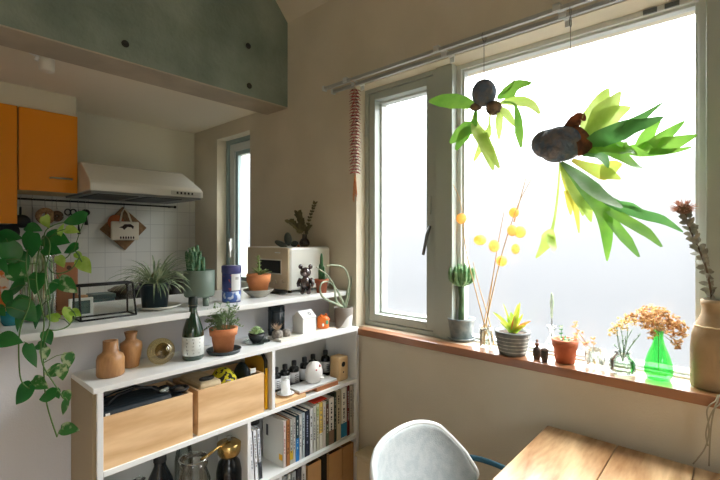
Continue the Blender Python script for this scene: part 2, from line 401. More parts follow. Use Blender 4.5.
for k in range(5):
    xx = bx+.035+k*.0245
    MB().box(xx, xx+.010, yf-.007, yf-.003, hz0+.028, hz0+.042).build('button', black, pn, org=o)
# ceiling spot
p = pz(44, 52, 2.235)
t = thing('ceiling_spotlight', 'small white swivel spotlight on the kitchen ceiling', 'spotlight', (p.x, p.y, 2.235)); o = t.location.copy()
MB().lathe([(.062, -.006), (.060, -.010), (.052, -.008), (.0, -.006)], c=o).build('mounting_ring', white, t, org=o)
q = o
MB().lathe([(.0, -.085), (.026, -.085), (.030, -.08), (.030, -.012), (.02, -.006), (0, -.006)], c=(q.x+.01, q.y, q.z)).build('lamp_head', M('spot_white_plastic', (226, 222, 208), .4), t, org=o)
MB().tube([(q.x-.018, q.y-.01, q.z-.006), (q.x-.030, q.y-.01, q.z-.05)], .008).build('swivel_arm', white, t, org=o)
# utensil rail
RY = YK-.055
zr = py(100, 203, RY).z
xr0, xr1 = py(14, 199, RY).x-.2, py(175, 208, RY).x
t = thing('utensil_rail', 'thin black utensil rail on the tiled kitchen wall', 'rail', (xr0, YK-.012, zr)); o = t.location.copy()
MB().tube([(xr0, RY, zr), (xr1, RY, zr)], .006).build('bar', black, t, org=o)
for x in (xr0+.1, xr1-.03):
    MB().tube([(x, RY, zr), (x, YK-.012, zr)], .006).build('rail_post', black, t, org=o)
MB().ell((xr1, RY, zr), .010).build('finial', black, t, org=o)
corkm = M('cork', (168, 128, 88), .9, c2=(144, 106, 70), scale=60)
def hook_(t, x, o, dz=.055):
    MB().tube([(x, RY-.010, zr+.002), (x, RY-.004, zr+.011), (x, RY+.010, zr+.006), (x, RY+.002, zr-.012), (x, RY-.004, zr-dz+.012), (x, RY-.012, zr-dz), (x, RY-.018, zr-dz+.008)], .002, 6).build('hook', chrome, t, org=o)
def hang(name, label, cat, u):
    x = py(u, 203, RY).x; t = thing(name, label, cat, (x, RY, zr-.05)); o = t.location.copy(); hook_(t, x, o); return t, x, o
RX90 = Matrix.Rotation(PI/2, 3, 'X')
def ring(c, R_, r, n=28, ysc=1):
    return [(c[0]+R_*math.cos(2*PI*k/n), c[1], c[2]+ysc*R_*math.sin(2*PI*k/n)) for k in range(n+1)]
t, x, o = hang('ladle', 'black ladle hanging at the left end of the utensil rail', 'ladle', 20)
MB().tube([(x, RY-.012, zr-.05), (x, RY-.012, zr-.10)], .006).ell((x+.005, RY-.015, zr-.135), (.045, .02, .04)).build('ladle_bowl', black, t, org=o)
t, x, o = hang('frying_pan', 'small black frying pan hanging behind the pothos leaves', 'pan', 3)
MB().tube([(x, RY-.01, zr-.05), (x, RY-.01, zr-.15)], .008).build('pan_handle', black, t, org=o)
MB().lathe([(0, 0), (.055, 0), (.065, .022), (.06, .022), (.05, .006), (0, .006)], c=(x+.01, RY-.002, zr-.20), M=RX90).build('pan_body', black, t, org=o)
t, x, o = hang('whisk', 'thin grey whisk hanging from the utensil rail', 'whisk', 32)
MB().tube([(x, RY-.012, zr-.05), (x, RY-.012, zr-.14)], .004).build('whisk_handle', chrome, t, org=o)
t, x, o = hang('trivet', 'pale woven ring trivet hanging from the utensil rail', 'trivet', 45)
c_ = (x, RY-.012, zr-.100)
MB().tube(ring(c_, .036, .02), .016, 10, cap=False).build('woven_ring', M('pale_rattan', (186, 150, 108), .8, c2=(150, 112, 76), scale=70, bump=.5, bscale=120), t, org=o)
MB().tube([(x, RY-.014, zr-.05), (x+.003, RY-.02, zr-.075), (x, RY-.014, zr-.10)], .006).build('loop', corkm, t, org=o)
t, x, o = hang('trivet', 'dark brown round trivet hanging right of the pale ring trivet', 'trivet', 56.5)
MB().tube(ring((x, RY-.012, zr-.098), .019, .02), .016, 10, cap=False).build('woven_ring', M('dark_rattan', (112, 84, 56), .8, c2=(80, 60, 42), scale=70, bump=.5, bscale=120), t, org=o)
t, x, o = hang('scissors', 'black handled scissors hanging behind the pothos leaf', 'scissors', 70)
for s in (-1, 1):
    MB().tube(ring((x+s*.015, RY-.012, zr-.07), .016, .01, 16, 1.2), .0045, 6, cap=False).build('finger_loop', black, t, org=o)
    MB().tube([(x+s*.008, RY-.012, zr-.09), (x-s*.004, RY-.012, zr-.19)], [.006, .002], 6).build('blade', chrome, t, org=o)
t, x, o = hang('measuring_spoon', 'black measuring spoon hanging at the right of the row of hooks', 'spoon', 85)
MB().ell((x, RY-.012, zr-.068), (.026, .008, .022)).build('spoon_bowl', black, t, org=o)
MB().tube([(x+.002, RY-.012, zr-.085), (x+.004, RY-.012, zr-.15)], [.006, .012], 8).build('spoon_handle', black, t, org=o)
t, x, o = hang('peeler', 'short black peeler hanging below the pothos leaf', 'peeler', 78)
MB().tube([(x, RY-.012, zr-.05), (x, RY-.012, zr-.15), (x+.003, RY-.012, zr-.21)], [.002, .004, .010]).build('peeler_handle', black, t, org=o)
# board and pot-holder bag on the wall
x = py(124, 211, RY).x
t = thing('trivet_board', 'square brown cork board hanging on its corner on the kitchen wall', 'cork board', (x, YK-.02, zr-.06)); o = t.location.copy()
cc = (x+.01, YK-.024, zr-.168); Rm = Matrix.Translation(cc) @ Matrix.Rotation(math.radians(42), 4, 'Y')
MB().box(-.108, .108, -.006, .006, -.108, .108, M=Rm).build('board', M('brown_cork_board', (150, 116, 80), .9, c2=(128, 96, 64), scale=50), t, org=o, bev=.004)
MB().tube([(x, YK-.03, zr-.055), (x, RY, zr-.03), (x, RY, zr+.008)], .002, 6).build('cord', black, t, org=o)
t = thing('pot_holder', 'terracotta coloured round pot holder peeping out behind the small white cloth bag', 'pot holder', (x-.055, YK-.035, zr-.12)); o = t.location.copy()
MB().lathe([(0, -.004), (.048, -.004), (.052, 0), (.048, .004), (0, .004)], c=(x-.045, YK-.036, zr-.125), M=RX90).build('pad', M('rust_cloth', (190, 108, 66), .9), t, org=o)
MB().tube([(x-.02, YK-.036, zr-.08), (x, RY, zr-.02), (x, RY, zr+.008)], .002, 6).build('cord', black, t, org=o)
t = thing('cloth_bag', 'small cream cloth bag with a dark printed picture, hanging on the kitchen wall', 'bag', (x+.005, RY-.012, zr-.21)); o = t.location.copy()
bw = M('cream_canvas', (226, 216, 194), .95, bump=.3, bscale=200)
bx0, bx1, bz0, bz1 = x-.085, x+.095, zr-.250, zr-.120
bagp = MB().box(bx0, bx1, RY-.016, RY+.004, bz0, bz1).build('bag_body', bw, t, org=o, bev=.009)
MB().tube([(x-.03, RY-.014, bz1-.01), (x-.018, RY-.014, zr-.06), (x, RY-.008, zr-.03), (x+.022, RY-.014, zr-.06), (x+.045, RY-.014, bz1-.01)], .006, 6).build('strap', bw, t, org=o)
ink = M('dark_brown_ink', (52, 34, 26), .9)
yy = RY-.0175
b = MB(); cx, cz = (bx0+bx1)/2+.012, (bz0+bz1)/2+.012     # plain printed patch: a brushy dark shape
b.prism([(cx-.055, cz+.012), (cx-.03, cz+.022), (cx-.02, cz+.034), (cx+.02, cz+.036), (cx+.042, cz+.02), (cx+.036, cz), (cx+.026, cz+.012), (cx, cz+.016), (cx-.012, cz+.004), (cx-.022, cz-.006), (cx-.03, cz+.006)], yy, yy+.002, 'y')
b.build('printed_picture', ink, bagp, org=o)
b = MB()
for k in range(6):
    xk = cx-.048+k*.0165; b.box(xk, xk+.010, yy, yy+.002, bz0+.012, bz0+.024); b.box(xk+.003, xk+.007, yy-.0003, yy+.002, bz0+.009, bz0+.028)
b.build('printed_characters', ink, bagp, org=o)
# kitchen counter, stove, pots (seen past the bar)
t = thing('kitchen_counter', 'low white kitchen counter along the tiled wall', 'kitchen counter', (-.2, YK-.3, 0)); o = t.location.copy()
MB().box(XL+.01, W-.002, 2.66, YK-.013, .0, .83).build('base_units', white, t, org=o)
MB().box(XL+.01, W-.002, 2.64, YK-.013, .83, .86).build('worktop', M('steel_worktop', (150, 152, 150), .35, metal=.6), t, org=o, bev=.003)
t = thing('gas_stove', 'black gas stove on the kitchen counter under the hood', 'stove', (1.16, 2.92, .86)); o = t.location.copy()
MB().box(.91, 1.42, 2.69, 3.18, .86, .90).build('stove_body', blackg, t, org=o, bev=.006)
for xx in (1.03, 1.29):
    MB().tube([(xx+.09*math.cos(k*PI/8), 2.92+.09*math.sin(k*PI/8), .912) for k in range(17)], .008, 6, cap=False).box(xx-.10, xx+.10, 2.915, 2.925, .905, .92).box(xx-.005, xx+.005, 2.82, 3.02, .905, .92).build('burner_grate', black, t, org=o)
def pot(x, y, z, r, h, label, m, name='cooking_pot'):
    t = thing(name, label, 'pot', (x, y, z)); o = t.location.copy()
    MB().lathe([(0, 0), (r*.95, 0), (r, .01), (r, h), (r+.004, h), (r+.004, h+.004), (r-.005, h+.004)], c=o).build('pot_body', m, t, org=o)
    MB().lathe([(r, h+.003), (r*.7, h+.022), (.02, h+.03), (0, h+.03)], c=o).build('lid', m, t, org=o)
    MB().lathe([(.012, h+.03), (.016, h+.05), (0, h+.055)], c=o).build('lid_knob', black, t, org=o)
    for s in (-1, 1):
        MB().tube([(x+s*r, y-.03, z+h*.8), (x+s*(r+.035), y-.02, z+h*.8), (x+s*(r+.035), y+.02, z+h*.8), (x+s*r, y+.03, z+h*.8)], .006, 6).build('pot_handle', m, t, org=o)
pot(1.03, 2.92, .921, .105, .15, 'black lidded cooking pot on the left burner of the stove', M('dark_iron', (34, 34, 34), .4))
pot(1.29, 2.92, .921, .10, .20, 'tall dark stock pot on the right burner of the stove', M('dark_brown_enamel', (50, 44, 38), .35), 'stock_pot')
q = py(101, 298, 2.80)
t = thing('storage_tin', 'dark teal storage tin on the kitchen counter behind the bar', 'tin', (q.x, 2.80, .86)); o = t.location.copy()
MB().box(q.x-.058, q.x+.058, 2.74, 2.86, .86, 1.05).build('tin_body', M('teal_enamel', (38, 84, 84), .4), t, org=o, bev=.008)
MB().box(q.x-.060, q.x+.060, 2.737, 2.863, 1.05, 1.075).build('tin_lid', M('teal_enamel', (38, 84, 84)), t, org=o, bev=.004)
q = py(81, 298, 2.74)
t = thing('spice_jar', 'yellowish jar on the kitchen counter left of the teal tin', 'jar', (q.x, 2.74, .86)); o = t.location.copy()
MB().lathe([(0, 0), (.04, 0), (.042, .01), (.042, .17), (.03, .19)], c=o).build('jar_body', M('mustard_glaze', (190, 160, 84), .4), t, org=o)
MB().lathe([(.033, .19), (.033, .22), (0, .222)], c=o).build('jar_lid', corkm, t, org=o)
# ================================================================ SHELF UNIT
SY0, SY1 = 1.467, 1.700
ZA, ZBd, ZCd, ZD = .94, .675, .392, .11
SXL = py(97, 387, SY0).x; SXR = 1.632
xd1 = py(272.5, 400, SY0).x; xd2 = py(248, 440, SY0).x; xd3 = py(279.5, 470, SY0).x
su = thing('open_shelf_unit', 'long white open shelf unit with tan side panel standing against the bar wall', 'shelf unit', ((SXL+SXR)/2, SY0, 0)); o = su.location.copy()
T = .018
sp = M('white_shelf_edge', (226, 228, 228), .4)
MB().box(SXL-.010, SXR, SY0, SY1, ZA-T, ZA).build('top_board', white, su, org=o, bev=.0015)
lpn = MB().box(SXL, SXL+T, SY0, SY1, 0, ZA-T).build('side_panel', sp, su, org=o, bev=.0015)
lpn['label'] = 'tan outer face on the left end'
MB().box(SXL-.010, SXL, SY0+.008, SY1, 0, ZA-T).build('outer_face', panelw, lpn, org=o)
MB().box(SXR-T, SXR, SY0, SY1, 0, ZA-T).build('side_panel', sp, su, org=o, bev=.0015)
for z in (ZBd, ZCd, ZD):
    if z == ZCd: MB().box(xd2+T, SXR-T, SY0, SY1-.004, z-T, z).build('shelf_board', white, su, org=o, bev=.0015)
    else: MB().box(SXL+T, SXR-T, SY0, SY1-.004, z-T, z).build('shelf_board', white, su, org=o, bev=.0015)
for x, z0, z1 in ((xd1, ZBd, ZA-T), (xd2, ZD, ZBd-T), (xd3, ZD, ZCd-T)):
    MB().box(x-.002, x+T-.004, SY0, SY1-.004, z0, z1).build('divider', sp, su, org=o, bev=.0015)
MB().box(SXL+T, SXR-T, SY1-.004, SY1, ZD, ZA-T).build('back_panel', M('grey_white_back', (196, 196, 192), .7), su, org=o)
MB().box(SXL+T, SXR-T, SY0+.02, SY0+.03, 0, ZD-T).build('plinth', sp, su, org=o)

# ---------------------------------------------------------------- wooden boxes in the upper left bay
def crate(x0, x1, h, label):
    y0, y1, z = SY0+.006, SY1-.02, ZBd
    t = thing('wooden_box', label, 'box', ((x0+x1)/2, (y0+y1)/2, z), group='plywood storage boxes'); o = t.location.copy()
    th = .010
    MB().box(x0, x1, y0, y0+th, z, z+h).build('front_panel', boxw, t, org=o, bev=.001)
    MB().box(x0, x1, y1-th, y1, z, z+h).build('rear_panel', boxw, t, org=o, bev=.001)
    for xa_ in (x0, x1-th): MB().box(xa_, xa_+th, y0+th, y1-th, z, z+h).build('end_panel', boxw, t, org=o, bev=.001)
    MB().box(x0+th, x1-th, y0+th, y1-th, z, z+.008).build('base_panel', boxw, t, org=o)
    return x0, x1, y0, y1, z
b1 = crate(py(100, 430, SY0).x, py(193.5, 410, SY0).x, .165, 'left plywood box on the shelf unit, holding black bags')
b2 = crate(py(199, 420, SY0).x, py(265, 390, SY0).x, .165, 'right plywood box on the shelf unit, holding pouches')
navy = M('navy_black_nylon', (14, 26, 34), .55, c2=(20, 36, 44), scale=30, bump=.3, bscale=60)
def pouch(name, label, cat, x0, x1, y0, y1, z0, z1, m, tilt=0):
    t = thing(name, label, cat, ((x0+x1)/2, (y0+y1)/2, z0)); o = t.location.copy()
    Rm = Matrix.Translation(((x0+x1)/2, (y0+y1)/2, (z0+z1)/2)) @ Matrix.Rotation(tilt, 4, 'Y')
    a, c, d = (x1-x0)/2, (y1-y0)/2, (z1-z0)/2
    bd = MB().box(-a, a, -c, c, -d, d, M=Rm).build('body', m, t, org=o, bev=.012, sub=0)
    return t, bd, o
x0, x1, y0, y1, z = b1
t, bd, o = pouch('camera_bag', 'black nylon bag with arched handle in the left plywood box', 'bag', x0+.016, x0+.235, y0+.014, y1-.05, z+.01, z+.178, navy)
hz = z+.178
MB().tube([(x0+.03, y0+.06, hz-.004), (x0+.07, y0+.06, hz+.028), (x0+.13, y0+.06, hz+.036), (x0+.18, y0+.06, hz+.024), (x0+.21, y0+.06, hz-.004)], .005, 8).build('carry_handle', black, t, org=o)
MB().tube([(x0+.02, y1-.07, hz-.004), (x0+.08, y1-.09, hz+.020), (x0+.15, y1-.08, hz+.022), (x0+.2, y1-.07, hz-.004)], .003, 8).build('cord', black, t, org=o)
MB().box(x0+.022, x0+.034, y0+.0125, y0+.016, hz-.020, hz-.008).build('side_tag', white, t, org=o)
t, bd, o = pouch('black_pouch', 'black pouch with silver clasp at the right end of the left plywood box', 'pouch', x0+.245, x1-.016, y0+.014, y1-.03, z+.01, z+.163, navy)
MB().tube([(x0+.28+.028*math.cos(k*PI/8), y0+.06+.028*math.sin(k*PI/8), z+.172) for k in range(17)], .006, 6, cap=False).build('clasp_ring', black, t, org=o)
MB().ell((x0+.28, y0+.06, z+.170), (.018, .018, .007)).build('clasp', chrome, t, org=o)
t = thing('key_fob', 'small silver keys lying on the black bag', 'keys', (x0+.225, y0+.05, z+.178)); o = t.location.copy()
MB().ell((x0+.215, y0+.05, z+.184), (.011, .009, .006)).ell((x0+.232, y0+.06, z+.184), (.009, .007, .006)).build('fob', M('silver_plastic', (190, 200, 194), .25, metal=.4), t, org=o)
MB().tube([(x0+.222+.009*math.cos(k*PI/6), y0+.042+.009*math.sin(k*PI/6), z+.183) for k in range(13)], .0015, 5, cap=False).build('ring', chrome, t, org=o)
x0, x1, y0, y1, z = b2
t, bd, o = pouch('beige_pouch', 'beige leather pouch with a black oval handle in the right plywood box', 'pouch', x0+.016, x0+.105, y0+.014, y1-.02, z+.01, z+.182, M('beige_leather', (196, 180, 146), .6, c2=(180, 160, 124), scale=14))
MB().tube([(x0+.060+.026*math.cos(k*PI/8), y0+.05+.012*math.sin(k*PI/8), z+.187) for k in range(17)], .005, 6, cap=False).build('oval_handle', black, t, org=o)
ym = M('yellow_black_print', (226, 214, 40), .8, c2=(24, 26, 20), scale=60, lo=.55, hi=.57, detail=1)
t = thing('patterned_pouch', 'yellow drawstring pouch with black print in the right plywood box', 'pouch', (x0+.150, y0+.08, z+.01)); o = t.location.copy()
MB().ell((x0+.160, y0+.097, z+.112), (.052, .080, .084)).build('body', ym, t, org=o)
MB().tube([(x0+.13, y0+.03, z+.155), (x0+.125, y0+.018, z+.170), (x0+.145, y0+.02, z+.165)], .003, 6).build('drawstring', M('lilac_cord', (150, 140, 160), .8), t, org=o)
t = thing('black_bag', 'black crumpled bag at the right end of the right plywood box', 'bag', (x1-.05, y0+.09, z+.01)); o = t.location.copy()
MB().ell((x1-.040, y0+.10, z+.105), (.027, .06, .094)).build('body', navy, t, org=o)
MB().box(x1-.045, x1-.02, y0+.03, y0+.035, z+.165, z+.183).build('care_tag', white, t, org=o)
# yellow saw with black handle
t = thing('folding_saw', 'yellow tool with a black curved grip standing beside the right plywood box', 'saw', (xd1-.014, SY0+.06, ZBd)); o = t.location.copy()
MB().box(xd1-.020, xd1-.008, SY0+.020, SY0+.032, ZBd, ZBd+.175).build('yellow_bar', M('yellow_lacquer', (232, 176, 10), .4), t, org=o, bev=.003)
MB().tube([(xd1-.014, SY0+.028, ZBd+.150), (xd1-.014, SY0+.030, ZBd+.205), (xd1-.014, SY0+.055, ZBd+.235), (xd1-.014, SY0+.12, ZBd+.238), (xd1-.014, SY0+.16, ZBd+.215)], .0075, 8).build('grip', black, t, org=o)
MB().box(xd1-.017, xd1-.011, SY0+.04, SY0+.18, ZBd, ZBd+.215).build('guard_plate', M('ochre_card', (198, 150, 44), .7), t, org=o)

# ---------------------------------------------------------------- books
def book(u0, u1, h, c, label, y=1.487, z=ZCd, depth=.15, marks=None, band=None, grp='books standing on the middle shelf', cat='book', lean=0, name='book', cover=None):
    xA = py(u0, 430, y).x+.0006; xB = py(u1, 430, y).x-.0006
    t = thing(name, label, cat, (xA, y, z), group=grp); o = Vector((0, 0, 0))
    Rm = Matrix.Rotation(lean, 4, 'Y'); w_ = xB-xA; depth = min(depth, SY1-.008-y)
    cm = M('book_%d_%d_%d' % tuple(cover or c), cover or c, .5)
    cv = MB().box(0, .002, 0, depth, 0, h, M=Rm).box(w_-.002, w_, 0, depth, 0, h, M=Rm).build('cover', cm, t, org=o)
    MB().box(.0, w_, 0, .002, 0, h, M=Rm).build('spine', M('book_%d_%d_%d' % tuple(c), c, .5), t, org=o)
    MB().box(.002, w_-.002, .002, depth-.004, .003, h-.004, M=Rm).build('pages', M('paper', (232, 226, 210), .9), t, org=o)
    if band: 
        z0, z1, bc = band; MB().box(-.0003, w_+.0003, -.0004, .0015, h*z0, h*z1, M=Rm).build('spine_band', M('book_%d_%d_%d' % tuple(bc), bc, .5), t, org=o)
    if marks:
        b = MB(); rr = random.Random(int(u0*10)); zz = h*.9
        while zz > h*.3:
            q = rr.uniform(.004, .012)
            if rr.random() < .8: b.box(w_*.38, w_*.62, -.0005, .001, zz-q, zz, M=Rm)
            zz -= q+rr.uniform(.002, .006)
        b.build('spine_lettering', M('book_ink_%d' % marks[0], marks, .6), t, org=o)
    return t
K = (40, 40, 44)
book(251, 255, .215, (226, 228, 230), 'white magazine at the left end of the middle shelf, leaning, grey lettering', marks=(120, 124, 130), lean=-.06, name='magazine')
book(255.3, 259, .215, (236, 238, 240), 'second leaning white magazine from the left on the middle shelf', marks=K, lean=-.06, name='magazine')
book(259.3, 262.6, .215, (216, 220, 226), 'pale grey magazine with dark foot leaning right of the two white ones', marks=(90, 96, 110), band=(.02, .35, (48, 52, 58)), lean=-.06, name='magazine')
t = book(283.2, 286.2, .205, (228, 214, 208), 'thin pale book whose broad cream cover faces the gap on the middle shelf', marks=(190, 120, 110), cover=(214, 212, 202))
MB().box(-.001, 0, .006, .03, .03, .055).build('yellow_sticker', M('yellow_lacquer', (232, 176, 10)), t, org=(0, 0, 0))
MB().box(-.001, 0, .11, .125, .11, .16).build('dark_blot', black, t, org=(0, 0, 0))
B = [
 (286.3, 290, .203, (176, 116, 66), 'orange brown book beside the cream covered one', (70, 40, 26), None),
 (290.1, 293, .200, (200, 200, 196), 'light grey book with a yellow band low on its spine', K, (.1, .3, (224, 190, 60))),
 (293.1, 295.8, .200, (212, 210, 204), 'off-white paperback left of the book with blue foot', (120, 120, 120), None),
 (295.9, 299.2, .206, (40, 66, 74), 'dark teal book with a bright blue foot on its spine', (200, 210, 210), (.0, .5, (44, 128, 196))),
 (299.3, 302.2, .205, (222, 226, 222), 'white book right of the dark teal and blue one', (90, 130, 120), None),
 (302.3, 305, .205, (196, 212, 220), 'pale blue book left of the navy one', (80, 90, 110), None),
 (305.1, 309.6, .210, (30, 42, 62), 'thick navy book in the middle of the row', (150, 160, 190), None),
 (309.7, 313, .212, (228, 230, 230), 'white book directly right of the navy one', K, None),
 (313.1, 316.3, .218, (214, 216, 206), 'greyish cream book with small dark lettering', (90, 90, 90), None),
 (316.4, 319.2, .220, (222, 220, 198), 'cream book left of the yellow one', (110, 130, 90), (.75, .95, (190, 200, 150))),
 (319.3, 322.8, .222, (236, 202, 96), 'yellow spined book under the red pamphlet', (120, 90, 40), (.0, .35, (230, 226, 210))),
 (322.9, 326, .218, (226, 218, 206), 'pale pinkish book right of the yellow one', (150, 90, 80), None),
 (326.1, 328.8, .215, (96, 108, 82), 'olive green book beside the pale pinkish one', (220, 220, 200), (.5, .95, (90, 60, 44))),
 (328.9, 334, .225, (222, 216, 202), 'thick white book with brown foot', K, (.0, .3, (136, 104, 80))),
 (334.2, 336.3, .245, (36, 58, 42), 'tall thin dark green book', (180, 180, 160), None),
 (336.4, 341, .248, (206, 192, 158), 'tall tan book with dark lettering, right of the dark green one', K, None),
 (341.1, 346.8, .250, (224, 222, 212), 'tall white book with a blue lower band', K, (.02, .30, (36, 120, 160))),
 (346.9, 349.6, .252, (124, 44, 38), 'tall dark red book', (200, 150, 130), None),
 (349.7, 352.4, .250, (216, 206, 186), 'tall cream book right of the dark red one', K, None),
 (352.5, 355.2, .250, (206, 198, 180), 'last tall cream book before the right side panel', K, None)]
for (u0, u1, h, c, lab, mk, bd) in B:
    book(u0, u1, h, c, lab+' on the middle shelf', marks=mk, band=bd, depth=.15 if u0 > 334 else .13, cover=None)
a_ = py(314, 405, 1.50).x; c_ = py(327, 405, 1.50).x
tag(MB().box(a_, c_, 1.50, 1.62, ZCd+.2225, ZCd+.2265).build('pamphlet', M('red_pamphlet', (226, 70, 44), .5), org=(a_, 1.5, ZCd+.2225)), 'bright red pamphlet lying on top of the middle shelf books', 'pamphlet')
t = thing('tape_roll', 'black roll of tape with a pink label on the leaning magazines', 'tape', (py(256, 430, 1.53).x, 1.55, ZCd+.216)); o = t.location.copy()
MB().lathe([(.012, 0), (.026, 0), (.026, .016), (.012, .016)], c=o, n=20).build('roll', black, t, org=o)
MB().box(o.x-.004, o.x+.02, o.y-.012, o.y+.012, o.z+.016, o.z+.018).build('pink_label', M('pink_label', (222, 130, 150), .6), t, org=o)
# ---------------------------------------------------------------- bottom shelf, right: magazines and kraft file boxes
for u0, u1, h, c, lab in ((282, 287, .24, (150, 156, 158), 'grey'), (287.3, 291, .245, (204, 206, 202), 'white'), (291.3, 296, .243, (176, 180, 182), 'pale grey'), (296.3, 301, .247, (70, 66, 70), 'dark'), (301.3, 306, .25, (210, 204, 198), 'cream')):
    book(u0, u1, h, c, lab+' magazine at the left end of the bottom shelf', z=ZD, name='magazine', marks=(100, 100, 100), grp='magazines on the bottom shelf', cat='magazine')
kraft = M('kraft_board', (198, 152, 98), .85, c2=(188, 142, 90), scale=5)
for u0, u1, lab in ((308, 321, 'leftmost kraft file box on the bottom shelf'), (329, 342, 'middle kraft file box on the bottom shelf'), (342.6, 353.5, 'rightmost kraft file box on the bottom shelf, by the side panel')):
    xA, xB = py(u0, 450, 1.485).x, py(u1, 450, 1.485).x
    t = thing('file_box', lab, 'file box', ((xA+xB)/2, 1.485, ZD), group='kraft file boxes'); o = t.location.copy(); H = .235; D = SY1-.012
    MB().box(xA, xB, 1.485, 1.488, ZD, ZD+H).box(xA, xB, D-.003, D, ZD, ZD+H).box(xA, xA+.003, 1.488, D-.003, ZD, ZD+H).box(xB-.003, xB, 1.488, D-.003, ZD, ZD+H).box(xA+.003, xB-.003, 1.488, D-.003, ZD, ZD+.003).build('file_box_shell', kraft, t, org=o)
    MB().box(xA+.006, xA+.018, 1.50, D-.01, ZD+.004, ZD+H-.01).box(xA+.021, xA+.034, 1.50, D-.01, ZD+.004, ZD+H-.018).build('papers', M('grey_papers', (170, 172, 168), .8), t, org=o)
xA, xB = py(322, 450, 1.50).x, py(328.4, 450, 1.50).x
tag(MB().box(xA, xB, 1.50, 1.66, ZD, ZD+.238).build('binder', black, org=(xA, 1.5, ZD), bev=.003), 'black binder between the kraft file boxes', 'binder')

# ---------------------------------------------------------------- right bay of the upper shelf
def lab_bottle(u, v, r, h, label, grp, name='brown_bottle', z=ZBd, y=1.62):
    p_ = py(u, v, y); t = thing(name, label, 'bottle', (p_.x, y, z), group=grp); o = t.location.copy()
    MB().lathe([(0, 0), (r, 0), (r, h*.68), (r*.85, h*.74), (r*.45, h*.78), (r*.43, h*.84)], c=o, n=20).build('glass_body', blackg, t, org=o)
    MB().lathe([(r*.52, h*.82), (r*.52, h*.98), (r*.4, h), (0, h)], c=o, n=16).build('cap', black, t, org=o)
    lb = MB().lathe([(r+.0005, h*.12), (r+.001, h*.12), (r+.001, h*.56), (r+.0005, h*.56)], c=o, n=20).build('paper_label', M('label_white', (222, 224, 226), .7), t, org=o)
    b = MB()
    for k in range(4): b.box(o.x-r*.5, o.x+r*(.1+.1*(k % 3)), o.y-r-.0016, o.y-r*.8, o.z+h*(.20+.08*k), o.z+h*(.225+.08*k))
    b.build('label_print', M('grey_print', (110, 112, 116), .8), lb, org=o)
    return t
for u, hh, lab in ((276, .185, 'leftmost'), (285, .190, 'second from the left'), (294, .200, 'third from the left'), (304.5, .205, 'fourth from left, beside the figurine'), (313, .210, 'fifth from left, behind the figurine'), (325.5, .215, 'last on the right, behind the wooden speaker')):
    lab_bottle(u, 380, .024, hh*.60, 'dark white-labelled bottle in the right bay, '+lab, 'dark bottles in the right bay', y=1.64)
# wooden block with cup, grey books with figurine
xA, xB = py(275, 410, SY0+.01).x, py(305.5, 395, SY0+.01).x
blk = tag(MB().box(xA+.002, xB, SY0+.006, SY0+.115, ZBd, ZBd+.018).build('wooden_board', boxw, org=((xA+xB)/2, SY0+.06, ZBd), bev=.001), 'pale wooden board lying under the white cup and saucer', 'board')
p_ = Vector((py(285.5, 392, SY0+.055).x, SY0+.055, ZBd+.018))
t = thing('saucer', 'white saucer with brown rim on the pale wooden board', 'saucer', p_); o = p_
MB().lathe([(0, 0), (.025, 0), (.040, .008), (.040, .010), (.025, .003), (0, .003)], c=o).build('plate', white, t, org=o)
MB().lathe([(.0402, .007), (.0415, .009), (.0402, .011)], c=o).build('brown_rim', corkm, t, org=o)
t = thing('tall_cup', 'tall upturned white cup on the saucer in the right bay', 'cup', p_+Vector((0, 0, .0035))); o = t.location.copy()
MB().lathe([(.0, 0), (.021, 0), (.022, .003), (.017, .066), (.0, .067)], c=o).build('cup_body', white, t, org=o)
MB().lathe([(.0172, .066), (.013, .069), (0, .069)], c=o).build('foot_ring', M('grey_glaze', (190, 190, 186), .4), t, org=o)
xA, xB = py(297, 395, SY0+.02).x, py(337, 385, SY0+.02).x
tag(MB().box(xA+.005, xB, SY0+.012, SY0+.115, ZBd+.0185, ZBd+.020).box(xB-.14, xB, SY0+.012, SY0+.115, ZBd, ZBd+.0185).build('wooden_tray', wood('red_brown_wood', (150, 92, 58), (176, 116, 74), 3, 'x', .45), org=((xA+xB)/2, SY0+.06, ZBd), bev=.001), 'reddish brown wooden block under the grey book and white figurine', 'wooden block')
tag(MB().box(xA+.012, xB-.004, SY0+.016, SY0+.112, ZBd+.0203, ZBd+.030).build('flat_book', M('pale_grey_book', (206, 208, 206), .6), org=((xA+xB)/2, SY0+.06, ZBd+.0203), bev=.001), 'pale grey book lying flat under the round white figurine', 'book')
q = Vector((py(314, 380, SY0+.065).x, SY0+.065, ZBd+.0303))
t = thing('round_figurine', 'round white ceramic figurine with small pink spots, on the flat grey book', 'figurine', q); o = q
wc = M('white_ceramic_figurine', (232, 230, 226), .3)
MB().lathe([(0, 0), (.034, 0), (.044, .020), (.046, .050), (.040, .076), (.026, .093), (0, .100)], c=o, sxy=(1, .8)).build('head_body', wc, t, org=o)
MB().ell(o+Vector((-.012, -.028, .066)), (.006, .008, .005)).ell(o+Vector((.010, -.028, .080)), (.005, .008, .005)).build('pink_spot', M('pink_glaze', (206, 120, 120), .4), t, org=o)
MB().ell(o+Vector((.018, -.032, .022)), (.014, .012, .006)).build('beak_fold', wc, t, org=o)
MB().ell(o+Vector((.0, -.0325, .04)), (.003, .003, .006)).ell(o+Vector((.024, -.0255, .045)), (.003, .003, .005)).build('dark_mark', black, t, org=o)
